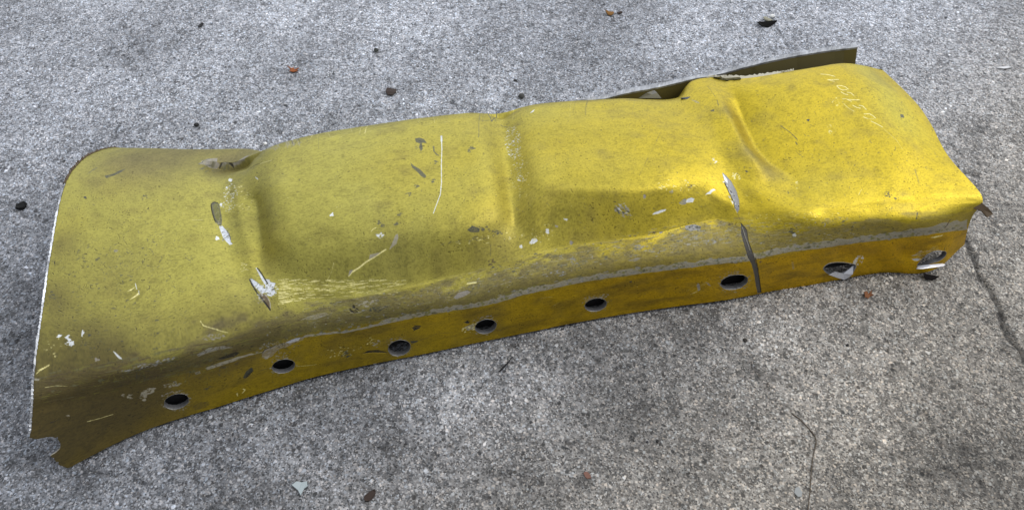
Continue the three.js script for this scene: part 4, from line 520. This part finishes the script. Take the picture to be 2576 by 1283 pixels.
function stem(name, label, category, pts, r, color, o = {}) {
  const C = new THREE.CatmullRomCurve3(pts), n = 26, g = new THREE.TubeGeometry(C, n, r, 6), P = g.attributes.position, R = rng(Math.round(pts[0].x * 1e5));
  for (let i = 0; i <= n; i++) { const c = C.getPointAt(i / n), f = (0.7 + 0.6 * R()) * (o.taper ? mix(1, 0.3, i / n) : 1); for (let q = 0; q <= 6; q++) { const k = i * 7 + q; P.setXYZ(k, c.x + (P.getX(k) - c.x) * f, c.y + (P.getY(k) - c.y) * f, c.z + (P.getZ(k) - c.z) * f); } }
  g.computeVertexNormals(); const m = new THREE.Mesh(g, new THREE.MeshStandardMaterial({ color: new THREE.Color().setRGB(...color), roughness: 0.85 })); m.name = name; return tag(m, label, category);
}
const BLK = [0.012, 0.012, 0.012], DKB = [0.05, 0.035, 0.028], ORG = [0.26, 0.085, 0.03];
chip('dry_leaf', 'black narrow leaf behind the panel beside a small white stone', 'leaf', 1928, 63, 46, 15, 8, [0.010, 0.010, 0.009], { leaf: 1, curl: 0.3, rough: 0.95 });
chip('dry_leaf', 'small pale grey leaf scrap touching the black narrow leaf', 'leaf', 1931, 51, 22, 9, -40, [0.30, 0.29, 0.22], { leaf: 1 });
pebble('pebble', 'small white stone next to the black narrow leaf', 'stone', 1942, 42, 13, [0.75, 0.75, 0.72]);
chip('dry_leaf', 'orange leaf scrap on open concrete left of the panel top', 'leaf', 740, 178, 28, 13, 0, ORG, { pts: [[-15, -4], [-6, -3], [-1, -6], [1, -1], [13, -2], [5, 2], [12, 6], [-1, 5], [-10, 5], [-7, 0]], curl: 0.4 });
chip('dry_leaf', 'golden brown curled leaf scrap near the upper edge', 'leaf', 1535, 36, 22, 11, -25, [0.22, 0.11, 0.03], { curl: 0.5 });
chip('bark_chip', 'dark brown sliver just right of the golden brown leaf scrap', 'bark', 1558, 34, 12, 5, 10, DKB);
chip('bark_chip', 'dark brown five sided bark chip behind the left part of the panel', 'bark', 984, 233, 28, 22, -20, [0.055, 0.042, 0.036], { n: 7 });
chip('bark_chip', 'small dark green grey chip above the brown bark chip', 'chip', 947, 128, 14, 9, -40, [0.035, 0.038, 0.032], { n: 7 });
chip('bark_chip', 'thin black sliver standing out on the upper left concrete', 'bark', 505, 66, 18, 6, 60, [0.03, 0.03, 0.032]);
pebble('pebble', 'black pebble between the upper left concrete and the panel back', 'stone', 495, 315, 13, BLK);
chip('bark_chip', 'black crumb left of the sawn left end', 'crumb', 57, 522, 18, 13, 70, BLK, { th: 0.002, lump: 0.5 });
pebble('pebble', 'dark grey stone close behind the middle of the panel', 'stone', 1312, 243, 17, [0.05, 0.05, 0.045]);
pebble('pebble', 'tiny black stone above the dark grey stone', 'stone', 1297, 203, 9, [0.03, 0.03, 0.03]);
stem('twig', 'short black twig on the concrete before the fourth hole', 'twig', [at(1256, 936), at(1266, 925, 1.2), at(1278, 912, 1.4), at(1290, 897, 0.8)], 0.0008, [0.012, 0.013, 0.014], { taper: 1 });
chip('paint_flake', 'pale blue grey paint flake at the lower left of the ground', 'paint flake', 757, 1229, 44, 30, 0, [0.36, 0.41, 0.42], { pts: [[-21, -6], [-9, -15], [2, -13], [15, -15], [17, -4], [8, 2], [0, 18], [-6, 6]], curl: 0.12, rough: 0.5 });
chip('dry_leaf', 'dark brown leaf scrap near the bottom edge', 'leaf', 932, 1249, 34, 14, 50, [0.045, 0.032, 0.026], { leaf: 1, curl: 0.3 });
chip('dry_leaf', 'faded reddish leaf scrap on the lower middle concrete', 'leaf', 1477, 1198, 15, 14, 30, [0.19, 0.10, 0.075]);
chip('dry_leaf', 'orange brown leaf scrap in front of the torn hole', 'leaf', 2182, 744, 22, 18, 0, [0.22, 0.095, 0.045], { pts: [[-9, 10], [-9, -6], [-3, -8], [1, -2], [8, -8], [7, -1], [12, 3], [5, 4], [0, 9], [-4, 6]], curl: 0.5 });
chip('dry_leaf', 'black curled leaf beneath the bent strip of the right corner', 'leaf', 2336, 701, 32, 11, -14, [0.012, 0.009, 0.008], { leaf: 1, curl: 0.6, lump: 0.4 });
chip('stone_flake', 'flat light grey flake at the lower right beside the crooked brown twig', 'flake', 2007, 1241, 17, 20, 5, [0.30, 0.31, 0.30], { n: 6, curl: 0.02, lump: 0.02 });
stem('twig', 'thin crooked brown twig running to the bottom edge', 'twig', LINE.map((p, i) => p.clone().setY(0.0001 + 0.0005 * (i % 2))), 0.00034, [0.10, 0.075, 0.05]);
chip('stone_flake', 'white sliver on the concrete at the far right', 'flake', 2524, 172, 34, 4, 3, [0.7, 0.7, 0.7], { curl: 0.02 });
pebble('pebble', 'brown black stone on the concrete right of the sixth hole', 'stone', 1874, 857, 12, [0.03, 0.026, 0.02]);
pebble('pebble', 'black bead of grit at the lower centre right', 'stone', 1653, 1111, 9, BLK);
pebble('pebble', 'smaller dark grit left of the black bead', 'stone', 1628, 1112, 7, [0.03, 0.03, 0.035]);
pebble('pebble', 'tiny black stone below the orange brown leaf scrap', 'stone', 2131, 869, 8, BLK);
pebble('pebble', 'white pebble showing over the back edge by the left dent', 'stone', 668, 362, 10, [0.8, 0.8, 0.8]);
{ // loose sand on the concrete
  const R = rng(404), n = 19000, F = SEC.map((q) => at(q[0][0], q[0][1], 0)), g = new THREE.IcosahedronGeometry(1, 0), P = g.attributes.position; g.scale(1, 0.7, 0.85);
  const m = new THREE.InstancedMesh(g, new THREE.MeshStandardMaterial({ color: 0xffffff, roughness: 0.8 }), n), o = new THREE.Object3D(), c = new THREE.Color();
  for (let i = 0; i < n; i++) {
    let x = mix(-0.64, 0.64, R()), z = mix(-0.44, 0.25, R()), r = 0.00022 + 0.00045 * R() * R(), foot = i >= 16000; if (foot) { const f = 0.4 + R() * 13.2, k = Math.floor(f), p = F[k].clone().lerp(F[k + 1], f - k); x = p.x + 0.002 * (R() - .5); z = p.z - 0.001 + 0.006 * R() * R(); r *= 1.25; } o.position.set(x, r * 0.3, z); o.scale.set(r * (0.8 + .6 * R()), r, r * (0.8 + .6 * R())); o.rotation.set(R() * 6, R() * 6, R() * 6); o.updateMatrix(); m.setMatrixAt(i, o.matrix);
    const q = R(), v = q < (foot ? 0.86 : 0.55) ? 0.02 + 0.05 * R() : q < 0.992 ? 0.18 + 0.16 * R() : 0.5 + 0.2 * R(); m.setColorAt(i, c.setRGB(v * (1 + .08 * (R() - .5)), v, v * (1.02 + .08 * (R() - .5))));
  }
  m.name = 'loose_sand'; m.userData = { kind: 'stuff', label: 'loose grains of sand and grit scattered over the concrete', category: 'sand' }; m.castShadow = m.receiveShadow = true; scene.add(m);
}

renderer.render(scene, camera);
